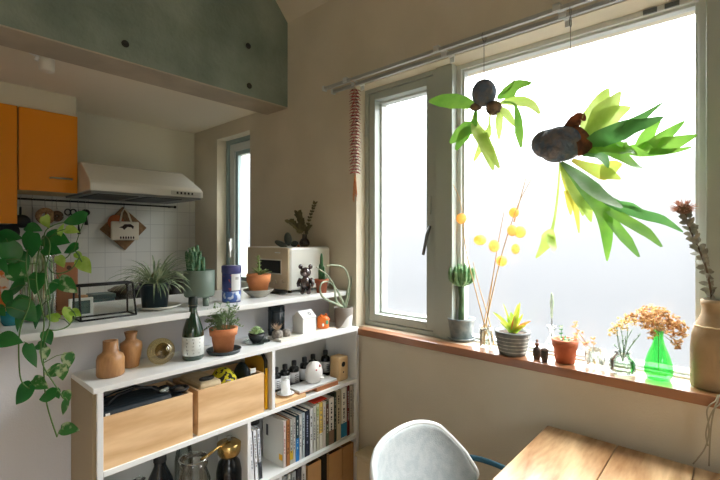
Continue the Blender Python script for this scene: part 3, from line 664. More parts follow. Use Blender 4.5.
# wooden speaker
xA, xB = py(339, 380, SY0+.03).x, py(348.5, 375, SY0+.03).x; ysp = px(329.5, 370, xA).y
t = thing('wooden_speaker', 'small pale wooden speaker box with round holes at the right end of the bay', 'speaker', ((xA+xB)/2, SY0+.08, ZBd)); o = t.location.copy()
bd = MB().box(xA, xB, SY0+.03, ysp, ZBd, ZBd+.122).build('cabinet', wood('speaker_birch', (204, 168, 118), (222, 190, 142), 3, 'z', .5), t, org=o, bev=.008)
sx_ = (xA+xB)/2-.004
MB().lathe([(.014, 0), (.017, -.002), (.014, -.004)], c=(sx_, SY0+.029, ZBd+.085), M=RX90).build('port_ring', boxw, bd, org=o)
for r_, zz in ((.013, .085), (.0045, .045)):
    MB().lathe([(0, 0), (r_, 0)], c=(sx_, SY0+.0285, ZBd+zz), M=RX90).build('port_hole', black, bd, org=o)
MB().lathe([(.008, 0), (.010, -.002), (.008, -.004)], c=(sx_, SY0+.029, ZBd+.045), M=RX90).build('small_port_ring', boxw, bd, org=o)

# ---------------------------------------------------------------- lower left bay: jars
def zfl(u, y): return py(u, 400, y).x
def jar(u, y, r, h, label, wire=False, name='glass_jar', z=ZD):
    x = zfl(u, y); t = thing(name, label, 'jar', (x, y, z)); o = t.location.copy()
    MB().lathe([(0, 0), (r*.95, 0), (r, .01), (r, h*.82), (r*.8, h*.9), (r*.78, h*.93), (r*.84, h*.94), (r*.84, h*.96), (r*.78, h*.965), (r*.80, h)], c=o, n=28).build('glass_body', clear, t, org=o)
    MB().tube([(x+r*.82*math.cos(k*PI/12), y+r*.82*math.sin(k*PI/12), z+h) for k in range(25)], .0035, 6, cap=False).build('rim', clear, t, org=o)
    MB().lathe([(0, .004), (r*.92, .004), (r*.92, h*.12), (0, h*.12)], c=o, n=24).build('contents', M('grey_beans', (120, 112, 98), .8, c2=(80, 70, 60), scale=90, bump=.6), t, org=o)
    if wire: MB().tube([(x-.02+.01*math.sin(k*1.3), y-r*.5+.004*k, z+h+.006+.012*abs(math.sin(k*.9))) for k in range(12)], .003, 6).build('copper_wire', M('copper', (200, 130, 80), .3, metal=.9), t, org=o)
    return t
JZ = ZD
t = jar(193.5, 1.545, .062, .455, 'large clear glass preserving jar on the lower left shelf, beside the brass topped jar')
t = jar(120, 1.545, .055, .40, 'clear glass jar with a twist of copper wire, at the left of the lower shelf', wire=True)
t = jar(139, 1.635, .03, .405, 'second clear glass jar, just right of the one with copper wire')
t = jar(184, 1.655, .035, .50, 'tall narrow glass jar behind the large preserving jar')
def dbottle(u, y, r, h, label):
    x = zfl(u, y); t = thing('dark_bottle', label, 'bottle', (x, y, JZ)); o = t.location.copy()
    MB().lathe([(0, 0), (r, 0), (r, h*.70), (r*.85, h*.80), (r*.4, h*.90), (r*.38, h*.94)], c=o).build('bottle_body', blackg, t, org=o)
    MB().lathe([(r*.44, h*.93), (r*.44, h), (0, h)], c=o).build('stopper', black, t, org=o)
dbottle(160, 1.56, .05, .52, 'dark blue black bottle left of the preserving jar on the lower shelf')
x = zfl(229, 1.54)
t = thing('brass_topped_jar', 'black round jar with a brass cup and handle on top', 'coffee pot', (x, 1.54, JZ)); o = t.location.copy()
MB().lathe([(0, 0), (.045, 0), (.050, .05), (.050, .35), (.042, .385), (.030, .400), (.028, .415)], c=o).build('black_body', blackg, t, org=o)
brass = M('brass', (204, 172, 108), .25, metal=.9)
MB().lathe([(.028, .408), (.038, .412), (.045, .424), (.047, .462), (.044, .464), (0, .466)], c=o).build('brass_cup', brass, t, org=o)
MB().tube([(x, 1.54, JZ+.425), (x, 1.54, JZ+.475)], .004).build('spindle', brass, t, org=o)
MB().tube([(x+.004, 1.54, JZ+.472), (x-.06, 1.53, JZ+.463), (x-.13, 1.52, JZ+.448)], [.006, .005, .007], 8).build('brass_handle', brass, t, org=o)
MB().lathe([(.0, .47), (.010, .472), (.007, .482), (.012, .488), (0, .49)], c=o, n=16).build('knob', chrome, t, org=o)

# pale storage box on the floor under the window
t = thing('storage_box', 'low cream storage box on the floor between shelf unit and chair', 'box', (1.50, 1.27, 0)); o = t.location.copy()
cream = M('cream_plastic', (206, 190, 158), .6)
MB().box(1.535, 1.63, 1.12, 1.40, 0, .33).build('box_body', cream, t, org=o, bev=.01)
MB().box(1.528, 1.635, 1.11, 1.405, .33, .35).build('box_lid', cream, t, org=o, bev=.008)
MB().box(1.54, 1.58, 1.24, 1.30, .35, .358).build('black_clip', black, t, org=o, bev=.003)

# ================================================================ THINGS ON TOP OF THE SHELF UNIT
def lin_pot(o, r0, r1, h, m, t, name='pot', rim=.012, rimh=.022, inner=.90, soil_=True, n=32):
    pr = [(0, 0), (r0, 0), (r1-.003, h-rimh)]
    if rim: pr += [(r1-.003+rim*.5, h-rimh), (r1+rim*.5, h)]
    else: pr += [(r1, h)]
    pr += [(r1*inner, h), (r1*inner-.002, h-.018), (0, h-.018)]
    pb = MB().lathe(pr, c=o, n=n).build(name, m, t, org=t.location)
    if soil_: MB().lathe([(0, h-.012), (r1*inner-.003, h-.013), (r1*inner-.003, h-.0175)], c=o, n=n).build('soil', soil, t, org=t.location)
    return pb
vw = wood('turned_oak_vase', (128, 86, 50), (184, 138, 90), 7, 'z', .4, rings=10)
p_ = pz(110.5, 375, ZA)
t = thing('wooden_vase', 'squat wooden bottle vase at the left front of the shelf unit top', 'vase', p_, group='turned wooden vases'); 
MB().lathe([(0, 0), (.039, 0), (.042, .006), (.042, .055), (.038, .068), (.026, .077), (.023, .084), (.023, .116), (.017, .116), (.017, .095), (0, .095)], c=p_).build('vase_body', vw, t, org=p_)
MB().lathe([(0, .098), (.0168, .098)], c=p_).build('dark_opening', black, t, org=p_)
p_ = pz(131, 366.5, ZA)
t = thing('wooden_vase', 'wooden bottle vase with tapered body, behind the squat one', 'vase', p_, group='turned wooden vases')
MB().lathe([(0, 0), (.024, 0), (.026, .004), (.037, .072), (.035, .086), (.020, .096), (.017, .103), (.022, .125), (.017, .125), (.013, .108), (0, .108)], c=p_).build('vase_body', vw, t, org=p_)
p_ = pz(161, 364, ZA)
t = thing('glass_globe', 'hollow amber glass globe lying on the shelf unit top', 'glass globe', p_); c_ = p_+Vector((0, 0, .047))
amb = glass('amber_glass', (240, 230, 196), edge=.38, base_op=.04, body=((210, 195, 150), .05))
MB().ell(c_, .047, 32, 20).build('outer_glass', amb, t, org=p_)
MB().ell(c_+Vector((.003, -.005, .002)), (.025, .025, .028), 24, 16).build('inner_bubble', glass('amber_core', (206, 190, 140), edge=.4, base_op=.06, body=((150, 130, 80), .12)), t, org=p_)
# sake bottle
p_ = pz(193, 358.5, ZA)
t = thing('sake_bottle', 'dark green glass bottle with a white label on the shelf unit top', 'bottle', p_)
gb = M('dark_green_bottle', (18, 50, 34), .08, coat=1.0)
MB().lathe([(0, 0), (.036, 0), (.039, .006), (.039, .095), (.036, .115), (.020, .165), (.0145, .185), (.0135, .21)], c=p_).build('bottle_body', gb, t, org=p_)
MB().lathe([(.0165, .205), (.0165, .232), (.015, .236), (0, .236)], c=p_).lathe([(.0155, .196), (.0165, .198), (.0155, .203)], c=p_).build('screw_cap', M('dark_green_cap', (20, 34, 30), .35), t, org=p_)
lb = MB().lathe([(.0393, .018), (.0397, .018), (.0397, .088), (.0393, .088)], c=p_).build('paper_label', M('sake_label', (222, 226, 222), .7), t, org=p_)
b = MB(); rr = random.Random(3)
for col in (-.7, -.15, .45):
    for k in range(5):
        a0 = -PI/2-.30+col; zc = .080-.013*k
        for j in range(3 if col != .45 else 2):
            aa = a0+rr.uniform(-.09, .09); ra = .0400
            b.box(-.0005-.002*(j % 2), .0005+.002*(j % 2), -.0002, .0002, -.0028*((j+1) % 2)-.0003, .0028*((j+1) % 2)+.0003, M=Matrix.Translation(p_+Vector((ra*math.cos(aa), ra*math.sin(aa), zc))) @ Matrix.Rotation(aa+PI/2, 4, 'Z'))
b.build('label_brushwork', M('label_grey_ink', (104, 112, 112), .8), lb, org=p_)
# herb pot on dark saucer
p_ = pz(224, 352, ZA)
sau = M('dark_grey_saucer', (52, 62, 64), .45)
t = thing('plant_saucer', 'dark grey round saucer under the terracotta herb pot', 'saucer', p_)
MB().lathe([(0, 0), (.062, 0), (.068, .014), (.065, .014), (.060, .005), (0, .005)], c=p_).build('dish', sau, t, org=p_)
o = p_+Vector((0, .004, .006))
t = thing('herb_pot', 'terracotta pot of thin leaved herb on the dark saucer, beside the sake bottle', 'potted plant', o)
lin_pot(o, .038, .050, .092, terra, t, 'terracotta_pot', rimh=.028)
hg = M('herb_grey_green', (140, 164, 120), .6, c2=(112, 140, 96), scale=30, trl=.4)
bs, bl = MB(), MB(); rr = random.Random(5)
for k in range(64):
    a = rr.uniform(0, 2*PI); rad = rr.uniform(.3, 1); H = rr.uniform(.03, .10)*(1.2-rad*.3); base = o+Vector((.02*math.cos(a), .02*math.sin(a), .08))
    tip = o+Vector((rad*.085*math.cos(a), rad*.06*math.sin(a), .085+H-.035*(rad > .8)))
    mid = (base+tip)/2+Vector((0, 0, .02)); bs.tube([base, mid, tip], .0009, 4, cap=False)
    for q in (.35, .5, .65, .8, .95, 1.0):
        pp = base.lerp(mid, q*2) if q < .5 else mid.lerp(tip, q*2-1)
        for s in (0, 1):
            d = Vector((rr.uniform(-1, 1), rr.uniform(-1, 1), rr.uniform(.1, .9)))
            bl.leaf(pp, d, (0, -.6, 1), rr.uniform(.010, .018), .005, 'lance')
bs.build('stems', hg, t, org=o); bl.build('leaves', hg, t, org=o)
# echeveria bowl on glass dish
p_ = pz(256.5, 342.5, ZA)
t = thing('glass_dish', 'flat clear glass dish under the small black succulent bowl', 'dish', p_)
MB().lathe([(0, 0), (.045, 0), (.060, .006), (.058, .007), (.044, .003), (0, .003)], c=p_).build('dish', glass('dish_glass', (214, 226, 220), edge=.7, base_op=.15), t, org=p_)
o = p_+Vector((0, 0, .0035))
t = thing('succulent_bowl', 'small black bowl with a pale green rosette succulent', 'potted plant', o)
MB().lathe([(0, 0), (.018, 0), (.032, .018), (.037, .036), (.034, .036), (.03, .028), (0, .028)], c=o).build('bowl', M('dark_bowl', (38, 44, 46), .5), t, org=o)
sg = M('echeveria_pale_green', (176, 204, 150), .5, c2=(198, 220, 170), scale=20, trl=.15)
b = MB()
for ring_ in range(4):
    for k in range(8):
        a = 2*PI*k/8+ring_*.4; el = .2+ring_*.33
        b.leaf(o+Vector((0, 0, .032+.004*ring_)), (math.cos(a)*math.cos(el), math.sin(a)*math.cos(el), math.sin(el)), (-math.cos(a)*math.sin(el), -math.sin(a)*math.sin(el), math.cos(el)), .036-.004*ring_, .018, 'spoon', bend=-.15, fold=.3)
b.build('rosette', sg, t, org=o, solid=.002)
# tall dark vase
p_ = pz(276.5, 334.5, ZA)
t = thing('dark_cylinder_vase', 'tall dark ribbed cylinder vase under the bar top', 'vase', (p_.x, 1.645, ZA)); o = t.location.copy()
MB().lathe([(0, 0), (.037, 0), (.039, .004), (.039, .136), (.036, .138), (.034, .138), (.034, .01), (0, .01)], c=o, n=40).build('vase_body', M('blue_black_glaze', (20, 34, 42), .25), t, org=o)
MB().lathe([(.0395, .02), (.0405, .024), (.0395, .028)], c=o, n=40).lathe([(.0395, .11), (.0405, .114), (.0395, .118)], c=o, n=40).build('raised_band', M('blue_black_glaze', (20, 34, 42)), t, org=o)
# round stone vases with air plant
st = M('speckled_stone', (150, 144, 134), .85, c2=(110, 104, 96), scale=90, bump=.4, bscale=150)
o = pz(277.5, 340, ZA)
t = thing('stone_ball_vase', 'front round speckled stone ball vase holding a spiky air plant', 'vase', o)
MB().lathe([(0, 0), (.012, 0), (.023, .010), (.026, .024), (.023, .038), (.010, .047), (.008, .044), (0, .044)], c=o, n=24).build('ball', st, t, org=o)
b = MB(); rr = random.Random(8)
for k in range(18):
    a = 2*PI*k/18; el = rr.uniform(.25, 1.3)
    b.leaf(o+Vector((0, 0, .044)), (math.cos(a)*math.cos(el), math.sin(a)*math.cos(el), math.sin(el)), (-math.cos(a), -math.sin(a), 1), rr.uniform(.028, .045), .006, 'lance', bend=-.25)
b.build('air_plant', M('air_plant_pink_grey', (196, 164, 140), .7, c2=(170, 150, 120), scale=40, trl=.2), t, org=o)
o = pz(285.8, 338.5, ZA)
t = thing('stone_ball', 'second plain stone ball behind the one with air plant', 'stone ball', o)
MB().lathe([(0, 0), (.010, 0), (.020, .009), (.024, .023), (.020, .037), (.008, .044), (0, .044)], c=o, n=24).build('ball', st, t, org=o)
# tray, paper house, orange tin
yA = 1.500
xA, xB = py(281, 338, yA).x, py(336, 330, yA).x
tag(MB().box(xA, xB, yA, 1.600, ZA, ZA+.012).build('low_tray', M('pale_stone_tray', (214, 210, 198), .6), org=((xA+xB)/2, 1.55, ZA), bev=.0015), 'thin pale slab under the white house and orange tin', 'tray')
o = pz(302, 333.8, ZA+.0125)
xh, yh = o.x, 1.515; xe = py(316, 330, yh).x; dp = .075
t = thing('model_house', 'small white model house with a pitched roof and round mark', 'model house', ((xh+xe)/2, yh+dp/2, ZA+.0125)); o = t.location.copy(); z = o.z
ev, rd = .070, .100
hm = M('white_matt_house', (230, 232, 230), .6)
MB().prism([(yh, z), (yh+dp, z), (yh+dp, z+ev), (yh+dp/2, z+rd-.002), (yh, z+ev)], xh, xe, 'x').build('house_body', hm, t, org=o, bev=.0008)
MB().add([(xh-.001, yh-.002, z+ev), (xe+.001, yh-.002, z+ev), (xe+.001, yh+dp/2, z+rd+.001), (xh-.001, yh+dp/2, z+rd+.001), (xh-.001, yh+dp+.002, z+ev), (xe+.001, yh+dp+.002, z+ev)], [(0, 1, 2, 3), (3, 2, 5, 4)]).build('roof', hm, t, org=o, solid=.003)
cR = Vector(((xh*.35+xe*.65), yh+dp*.22, z+ev+(rd-ev)*.44+.003))
ml = Matrix.Rotation(math.atan2(rd-ev, dp/2), 3, 'X')
MB().lathe([(.007, 0), (.009, .0008), (.007, .001), (.005, .0005)], c=cR, M=ml, n=20).build('round_mark', M('grey_print', (110, 112, 116)), t, org=o)
q = py(323, 328, 1.548); o = Vector((q.x, 1.548, ZA+.0125))
t = thing('orange_tin', 'small orange tin toy with red knobs beside the white house', 'tin toy', o)
om = M('orange_tin_paint', (232, 116, 36), .35)
MB().lathe([(0, 0), (.027, 0), (.030, .004), (.031, .045), (.027, .056), (.012, .062), (0, .064)], c=o).build('tin_body', om, t, org=o)
MB().ell(o+Vector((-.018, -.006, .062)), (.008, .006, .010)).ell(o+Vector((.014, -.006, .062)), (.008, .006, .010)).build('ear', om, t, org=o)
MB().ell(o+Vector((.038, 0, .038)), .008).build('red_knob', M('red_paint', (196, 44, 40), .35), t, org=o)
MB().box(o.x-.009, o.x+.007, o.y-.0325, o.y-.028, o.z+.022, o.z+.040).build('green_patch', M('green_patch', (70, 140, 110), .5), t, org=o, bev=.001)
MB().ell(o+Vector((-.021, -.023, .020)), (.006, .004, .008)).build('white_patch', white, t, org=o)
# concrete pot with long tentacle-like leaves
o = Vector((1.588, 1.535, ZA))
t = thing('concrete_pot_plant', 'two-tone concrete pot with long curling grey green leaves at the shelf end', 'potted plant', o)
MB().lathe([(0, 0), (.040, 0), (.044, .006), (.051, .100), (.048, .102), (.045, .100), (.043, .078), (0, .078)], c=o, n=36).build('pot', M('grey_brown_stoneware', (128, 120, 110), .7, c2=(226, 224, 218), scale=7, lo=.52, hi=.54, detail=0), t, org=o)
MB().lathe([(0, .080), (.043, .079)], c=o).build('soil', soil, t, org=o)
tl = M('grey_green_tentacle', (136, 154, 128), .55, c2=(170, 180, 156), scale=25)
b = MB()
def P3(u, v, y): return py(u, v, y)
for pts in ([(343, 307, 1.53), (336, 304, 1.50), (324, 298, 1.49), (320, 290, 1.49), (322, 283, 1.49), (329, 282, 1.50), (337, 290, 1.50), (340, 300, 1.51)],
            [(344, 307, 1.54), (347, 295, 1.52), (349, 280, 1.51), (344, 268, 1.50), (334, 265, 1.49), (326, 266, 1.49)],
            [(346, 307, 1.54), (349, 294, 1.53), (351, 284, 1.53), (351, 276, 1.53)],
            [(342, 307, 1.53), (336, 300, 1.50), (334, 286, 1.49), (327, 275, 1.49), (316, 267, 1.49)],
            [(345, 307, 1.53), (338, 292, 1.50), (333, 284, 1.50)]):
    pp = [P3(*q) for q in pts]
    # smooth the path
    sm = []
    for i in range(len(pp)-1):
        a_, b_, c1, d_ = pp[max(i-1, 0)], pp[i], pp[i+1], pp[min(i+2, len(pp)-1)]
        for q in range(5):
            u_ = q/5; sm.append(.5*((2*b_)+(c1-a_)*u_+(2*a_-5*b_+4*c1-d_)*u_*u_+(-a_+3*b_-3*c1+d_)*u_**3))
    sm.append(pp[-1]); n_s = len(sm)
    b.tube(sm, [.0066*(1-.7*i/n_s) for i in range(n_s)], 7)
b.build('tentacle_leaves', tl, t, org=o)
# ================================================================ THINGS ON THE BAR TOP
ZB = 1.12
# far left
p_ = pz(1, 322, ZB)
t = thing('patterned_tin', 'orange and white patterned tin at the left end of the bar', 'tin', (p_.x-.01, p_.y+.06, ZB)); o = t.location.copy()
MB().box(o.x-.04, o.x+.035, o.y-.03, o.y+.03, ZB, ZB+.17).build('tin_body', M('orange_white_print', (222, 120, 50), .5, c2=(226, 214, 196), scale=26, lo=.47, hi=.53), t, org=o, bev=.004)
MB().box(o.x-.041, o.x+.036, o.y-.031, o.y+.031, ZB+.171, ZB+.19).build('tin_lid', M('grey_tin_lid', (120, 130, 130), .4), t, org=o, bev=.003)
p_ = pz(11, 325, ZB)
t = thing('teal_cup', 'small teal glazed cup in front of the orange patterned tin', 'cup', p_); o = p_
MB().lathe([(0, 0), (.020, 0), (.026, .012), (.028, .042), (.026, .042), (.024, .012), (0, .006)], c=o).build('cup_body', M('teal_glaze', (30, 120, 130), .25), t, org=o)
# cutting board leaning on nothing: stands on a small foot
q = py(62, 312, 1.86)
t = thing('cutting_board', 'brown wooden cutting board with a hole, standing upright on the bar', 'cutting board', (q.x-.015, 1.86, ZB)); o = t.location.copy()
bw_ = wood('walnut_board', (134, 84, 50), (160, 106, 66), 3, 'z', .5)
MB().box(o.x-.075, o.x+.065, 1.852, 1.868, ZB+.012, ZB+.190).build('board', bw_, t, org=o, bev=.006)
MB().lathe([(0, 0), (.008, 0)], c=(o.x+.035, 1.8515, ZB+.170), M=RX90).build('hanging_hole', M('dark_hole', (60, 40, 28), .9), t, org=o)
MB().box(o.x-.05, o.x+.04, 1.83, 1.89, ZB, ZB+.012).build('stand_foot', bw_, t, org=o)
# glass vase with pothos
VP = pz(41, 321, ZB); VP = Vector((VP.x, VP.y+.035, ZB))
t = thing('pothos_vase', 'tall ribbed clear glass vase packed with pale roots of the pothos', 'vase', VP); o = VP
b = MB(); prof = [(.0, 0), (.046, 0), (.050, .006), (.052, .12), (.050, .21), (.052, .235), (.049, .235), (.047, .21)]
b.lathe(prof, c=o, n=36).build('vase_glass', clear, t, org=o)
b = MB(); rr = random.Random(4)
for k in range(30):
    a = rr.uniform(0, 2*PI); r_ = rr.uniform(.02, .044); a2 = a+rr.uniform(-.4, .4)
    b.tube([o+Vector((r_*math.cos(a), r_*math.sin(a), .008)), o+Vector((r_*math.cos((a+a2)/2+.1), r_*math.sin((a+a2)/2+.1), .11)), o+Vector((.8*r_*math.cos(a2), .8*r_*math.sin(a2), .225))], rr.uniform(.0015, .0035), 5)
b.build('pale_roots', M('pale_root', (206, 210, 190), .7, c2=(120, 150, 100), scale=30), t, org=o)
# the pothos itself: vines + leaves at measured spots
PO = o+Vector((0, 0, .2355))
t = thing('trailing_pothos', 'trailing pothos with dark green heart leaves and pale variegated tips, hanging over the bar edge', 'houseplant', PO)
def smooth(pp, n=5):
    sm = []
    for i in range(len(pp)-1):
        a_, b_, c1, d_ = pp[max(i-1, 0)], pp[i], pp[i+1], pp[min(i+2, len(pp)-1)]
        for q in range(n):
            u_ = q/n; sm.append(.5*((2*b_)+(c1-a_)*u_+(2*a_-5*b_+4*c1-d_)*u_*u_+(-a_+3*b_-3*c1+d_)*u_**3))
    sm.append(pp[-1]); return sm
b = MB(); vines = []
for pts in ([(41, 250, 1.70), (43, 236, 1.62), (50, 245, 1.54), (45, 280, 1.50), (50, 320, 1.50), (44, 345, 1.49), (44, 375, 1.49), (47, 405, 1.48), (57, 437, 1.47)],
            [(40, 250, 1.70), (32, 240, 1.60), (26, 262, 1.52), (30, 300, 1.50), (20, 330, 1.49), (19, 362, 1.48), (22, 382, 1.48), (32, 390, 1.47)],
            [(42, 250, 1.70), (40, 244, 1.58), (36, 280, 1.52), (44, 320, 1.50), (41, 345, 1.49), (43, 365, 1.48), (55, 385, 1.47), (63, 398, 1.46)],
            [(42, 250, 1.70), (52, 262, 1.60), (66, 258, 1.56), (74, 250, 1.54), (82, 262, 1.53)],
            [(42, 252, 1.70), (52, 272, 1.60), (70, 270, 1.56), (80, 256, 1.55)],
            [(40, 250, 1.70), (28, 240, 1.64), (16, 238, 1.60), (4, 238, 1.58)],
            [(50, 330, 1.50), (58, 330, 1.50), (68, 326, 1.50), (76, 316, 1.50)],
            [(50, 300, 1.51), (46, 270, 1.54), (44, 236, 1.60), (52, 226, 1.62), (66, 222, 1.62)]):
    pp = smooth([py(*q) for q in pts]); b.tube(pp, .0018, 6); vines += pp
LV = [(8,237,24,-5,0),(34,228,15,10,0),(73,219,23,175,0),(56,239,27,5,0),(31,246,25,105,0),(12,256,25,80,0),(61,229,12,-80,2),(72,230,13,10,2),(52,250,18,10,0),
 (70,249,15,160,0),(85,266,17,50,2),(79,256,9,40,2),(20,276,20,30,1),(13,290,23,140,0),(36,284,20,95,0),(50,289,20,150,0),(68,286,20,45,1),(25,311,28,50,0),(36,318,22,110,0),
 (68,316,16,90,2),(76,313,11,20,2),(52,317,12,200,2),(0,311,14,30,0),(10,340,22,5,0),(31,357,24,85,0),(42,346,12,10,0),(45,354,12,80,1),(52,371,17,170,1),(62,373,15,85,1),(68,361,15,80,1),
 (22,395,23,130,0),(40,384,17,25,1),(46,396,18,165,0),(57,394,10,70,0),(67,397,12,80,1),(64,408,14,110,1),(70,429,16,5,1),(22,262,20,60,0),(14,272,16,100,0),(18,322,20,110,0),(4,268,16,90,0),(48,338,14,60,0),(8,300,18,80,0),(46,222,13,60,2),(61,262,12,70,2)]
Bs = [MB(), MB(), MB()]; rr = random.Random(11)
Rv = Vector((RT[0], RT[1], 0)); Fv = Vector((FW[0], FW[1], 0))
pet = b
for (u, v, L, ang, k) in LV:
    y = (1.50 if v > 330 else 1.56)+rr.uniform(-.03, .03)
    if v > 330: y = min(y, 1.515)
    c_ = py(u, v, y); sc_ = c_.dot(Fv)/FPX; Lm = L*sc_*1.03
    a = math.radians(ang); d = (Rv*math.cos(a)-Vector((0, 0, 1))*math.sin(a)+Fv*rr.uniform(-.35, .15)).normalized()
    nrm = (-Fv*.75+Vector((0, 0, .55))+Rv*rr.uniform(-.35, .35)).normalized()
    bs_ = c_-d*Lm*.5
    Bs[k].leaf(bs_, d, nrm, Lm, Lm*.80, 'heart', bend=.18, fold=.16)
    near = min(vines, key=lambda w_: (w_-bs_).length)
    pet.tube([near, (near+bs_)/2+Vector((0, 0, .006)), bs_], .0013, 5)
pet.build('vines', stemg, t, org=PO)
Bs[0].build('dark_leaves', lg, t, org=PO, sub=1); Bs[1].build('variegated_leaves', lv, t, org=PO, sub=1); Bs[2].build('pale_leaves', lp, t, org=PO, sub=1)
# small framed picture
q = py(81, 318, 1.745)
t = thing('picture_frame', 'small white framed picture behind the glass terrarium', 'picture frame', (q.x, 1.745, ZB)); o = t.location.copy()
b = MB(); x0, x1, z0, z1 = o.x-.037, o.x+.037, ZB, ZB+.066
b.box(x0, x1, 1.74, 1.752, z0, z0+.009).box(x0, x1, 1.74, 1.752, z1-.009, z1).box(x0, x0+.009, 1.74, 1.752, z0+.009, z1-.009).box(x1-.009, x1, 1.74, 1.752, z0+.009, z1-.009).build('frame', white, t, org=o)
MB().box(x0+.009, x1-.009, 1.744, 1.750, z0+.009, z1-.009).build('picture', M('muted_green_print', (66, 92, 88), .5, c2=(92, 112, 104), scale=30), t, org=o)
# glass terrarium: black metal bars
tx0, tx1, ty0, ty1, th_ = .432, .606, 1.632, 1.715, .118
t = thing('glass_terrarium', 'long glass terrarium with thin black metal edges, empty, on the bar', 'terrarium', ((tx0+tx1)/2, (ty0+ty1)/2, ZB)); o = t.location.copy()
bot = [(tx0, ty0, ZB+.003), (tx1, ty0, ZB+.003), (tx1, ty1, ZB+.003), (tx0, ty1, ZB+.003)]
top = [(tx0-.002, ty0+.008, ZB+th_), (tx1-.008, ty0+.012, ZB+th_), (tx1-.008, ty1-.016, ZB+th_), (tx0-.002, ty1-.016, ZB+th_)]
b = MB()
for i in range(4):
    b.tube([bot[i], bot[(i+1) % 4]], .0033, 6); b.tube([top[i], top[(i+1) % 4]], .0033, 6); b.tube([bot[i], top[i]], .0033, 6)
b.build('metal_edges', black, t, org=o)
b = MB(); tg = glass('terrarium_glass', (248, 251, 250), edge=.22, base_op=.02)
for i in range(4):
    j = (i+1) % 4; b.add([bot[i], bot[j], top[j], top[i]], [(0, 1, 2, 3)])
b.add(top, [(0, 1, 2, 3)])
b.build('glass_panes', tg, t, org=o)
# spider plant
p_ = pz(158, 308.5, ZB)
t = thing('plant_saucer', 'wide white saucer under the black plastic spider plant pot', 'saucer', p_)
MB().lathe([(0, 0), (.055, 0), (.083, .012), (.083, .015), (.055, .004), (0, .004)], c=p_).build('dish', M('cream_saucer', (220, 218, 206), .35), t, org=p_)
o = p_+Vector((-.012, .0, .0045))
t = thing('spider_plant', 'spider plant with narrow arching grey green leaves in a black plastic pot', 'potted plant', o)
lin_pot(o, .045, .057, .100, M('blue_black_plastic', (22, 42, 50), .35), t, 'plastic_pot', rim=.002, rimh=.012)
spg = M('spider_plant_leaf', (124, 150, 116), .5, c2=(182, 196, 160), scale=25, trl=.3)
b = MB(); rr = random.Random(21)
for k in range(130):
    a = rr.uniform(0, 2*PI); L = rr.uniform(.11, .20); up = rr.uniform(.35, 1.3)
    bs_ = o+Vector((.012*math.cos(a), .012*math.sin(a), .085))
    d = Vector((math.cos(a)*math.cos(up), math.sin(a)*math.cos(up), math.sin(up))); pp = []; p0 = bs_; n_ = 7
    for i in range(n_+1):
        pp.append(p0.copy()); p0 = p0+d*(L/n_); d = (d+Vector((0, 0, -.16-.30*i/n_))).normalized()
    for p1 in pp: p1.z = max(p1.z, ZB+.03)
    b.ribbon(pp, [.0026, .0034, .0036, .0036, .0032, .0026, .0016, .0003], Vector((math.cos(a+.3)*-.6, math.sin(a+.3)*-.6, 1)), .35)
b.build('leaves', spg, t, org=o)
MB().lathe([(.006, .08), (.014, .085), (.013, .13), (.004, .145), (0, .146)], c=o, n=14).build('crown', M('pale_bulb', (196, 190, 160), .7, c2=(150, 150, 110), scale=60), t, org=o)
# footed planter with cactus
p_ = pz(200.5, 305.5, ZB); o = Vector((p_.x, p_.y+.01, ZB))
t = thing('footed_planter', 'grey green planter on stubby legs holding a knobbly cactus', 'potted plant', o)
gp = M('grey_green_glaze', (112, 130, 118), .5)
MB().lathe([(0, .038), (.056, .038), (.060, .044), (.0615, .146), (.058, .147), (.056, .136), (0, .136)], c=o, n=44).build('planter_bowl', gp, t, org=o, bev=0)
for k in range(4):
    a = TH+PI/4+k*PI/2+.35
    MB().lathe([(0, 0), (.012, 0), (.013, .04), (0, .04)], c=o+Vector((.036*math.cos(a), .036*math.sin(a), 0)), n=18).build('leg', gp, t, org=o)
MB().lathe([(0, .1375), (.055, .137)], c=o, n=30).build('soil', soil, t, org=o)
cg = M('cactus_green', (66, 112, 76), .55, c2=(156, 182, 146), scale=50, bump=.5, bscale=80, lo=.5, hi=.7)
b = MB(); rr = random.Random(31)
for k in range(17):
    a = rr.uniform(0, 2*PI); r_ = rr.uniform(0, .036); c0 = o+Rv*(-.012)+Vector((r_*math.cos(a), r_*math.sin(a), .132)); H = rr.uniform(.06, .125)*(1.1-r_*7)
    dx = Vector((rr.uniform(-.2, .2), rr.uniform(-.2, .2), 1))
    b.tube([c0+dx*H*q for q in (0, .25, .5, .75, .95, 1)], [.0075, .009, .0085, .009, .006, .001], 8)
    for s in range(7):
        q = rr.uniform(.2, .95); aa = rr.uniform(0, 2*PI); c1 = c0+dx*H*q+Vector((math.cos(aa), math.sin(aa), .2))*.008
        b.leaf(c1, (math.cos(aa), math.sin(aa), .9), (0, 0, 1), .013, .006, 'oval')
b.build('cactus_stems', cg, t, org=o)
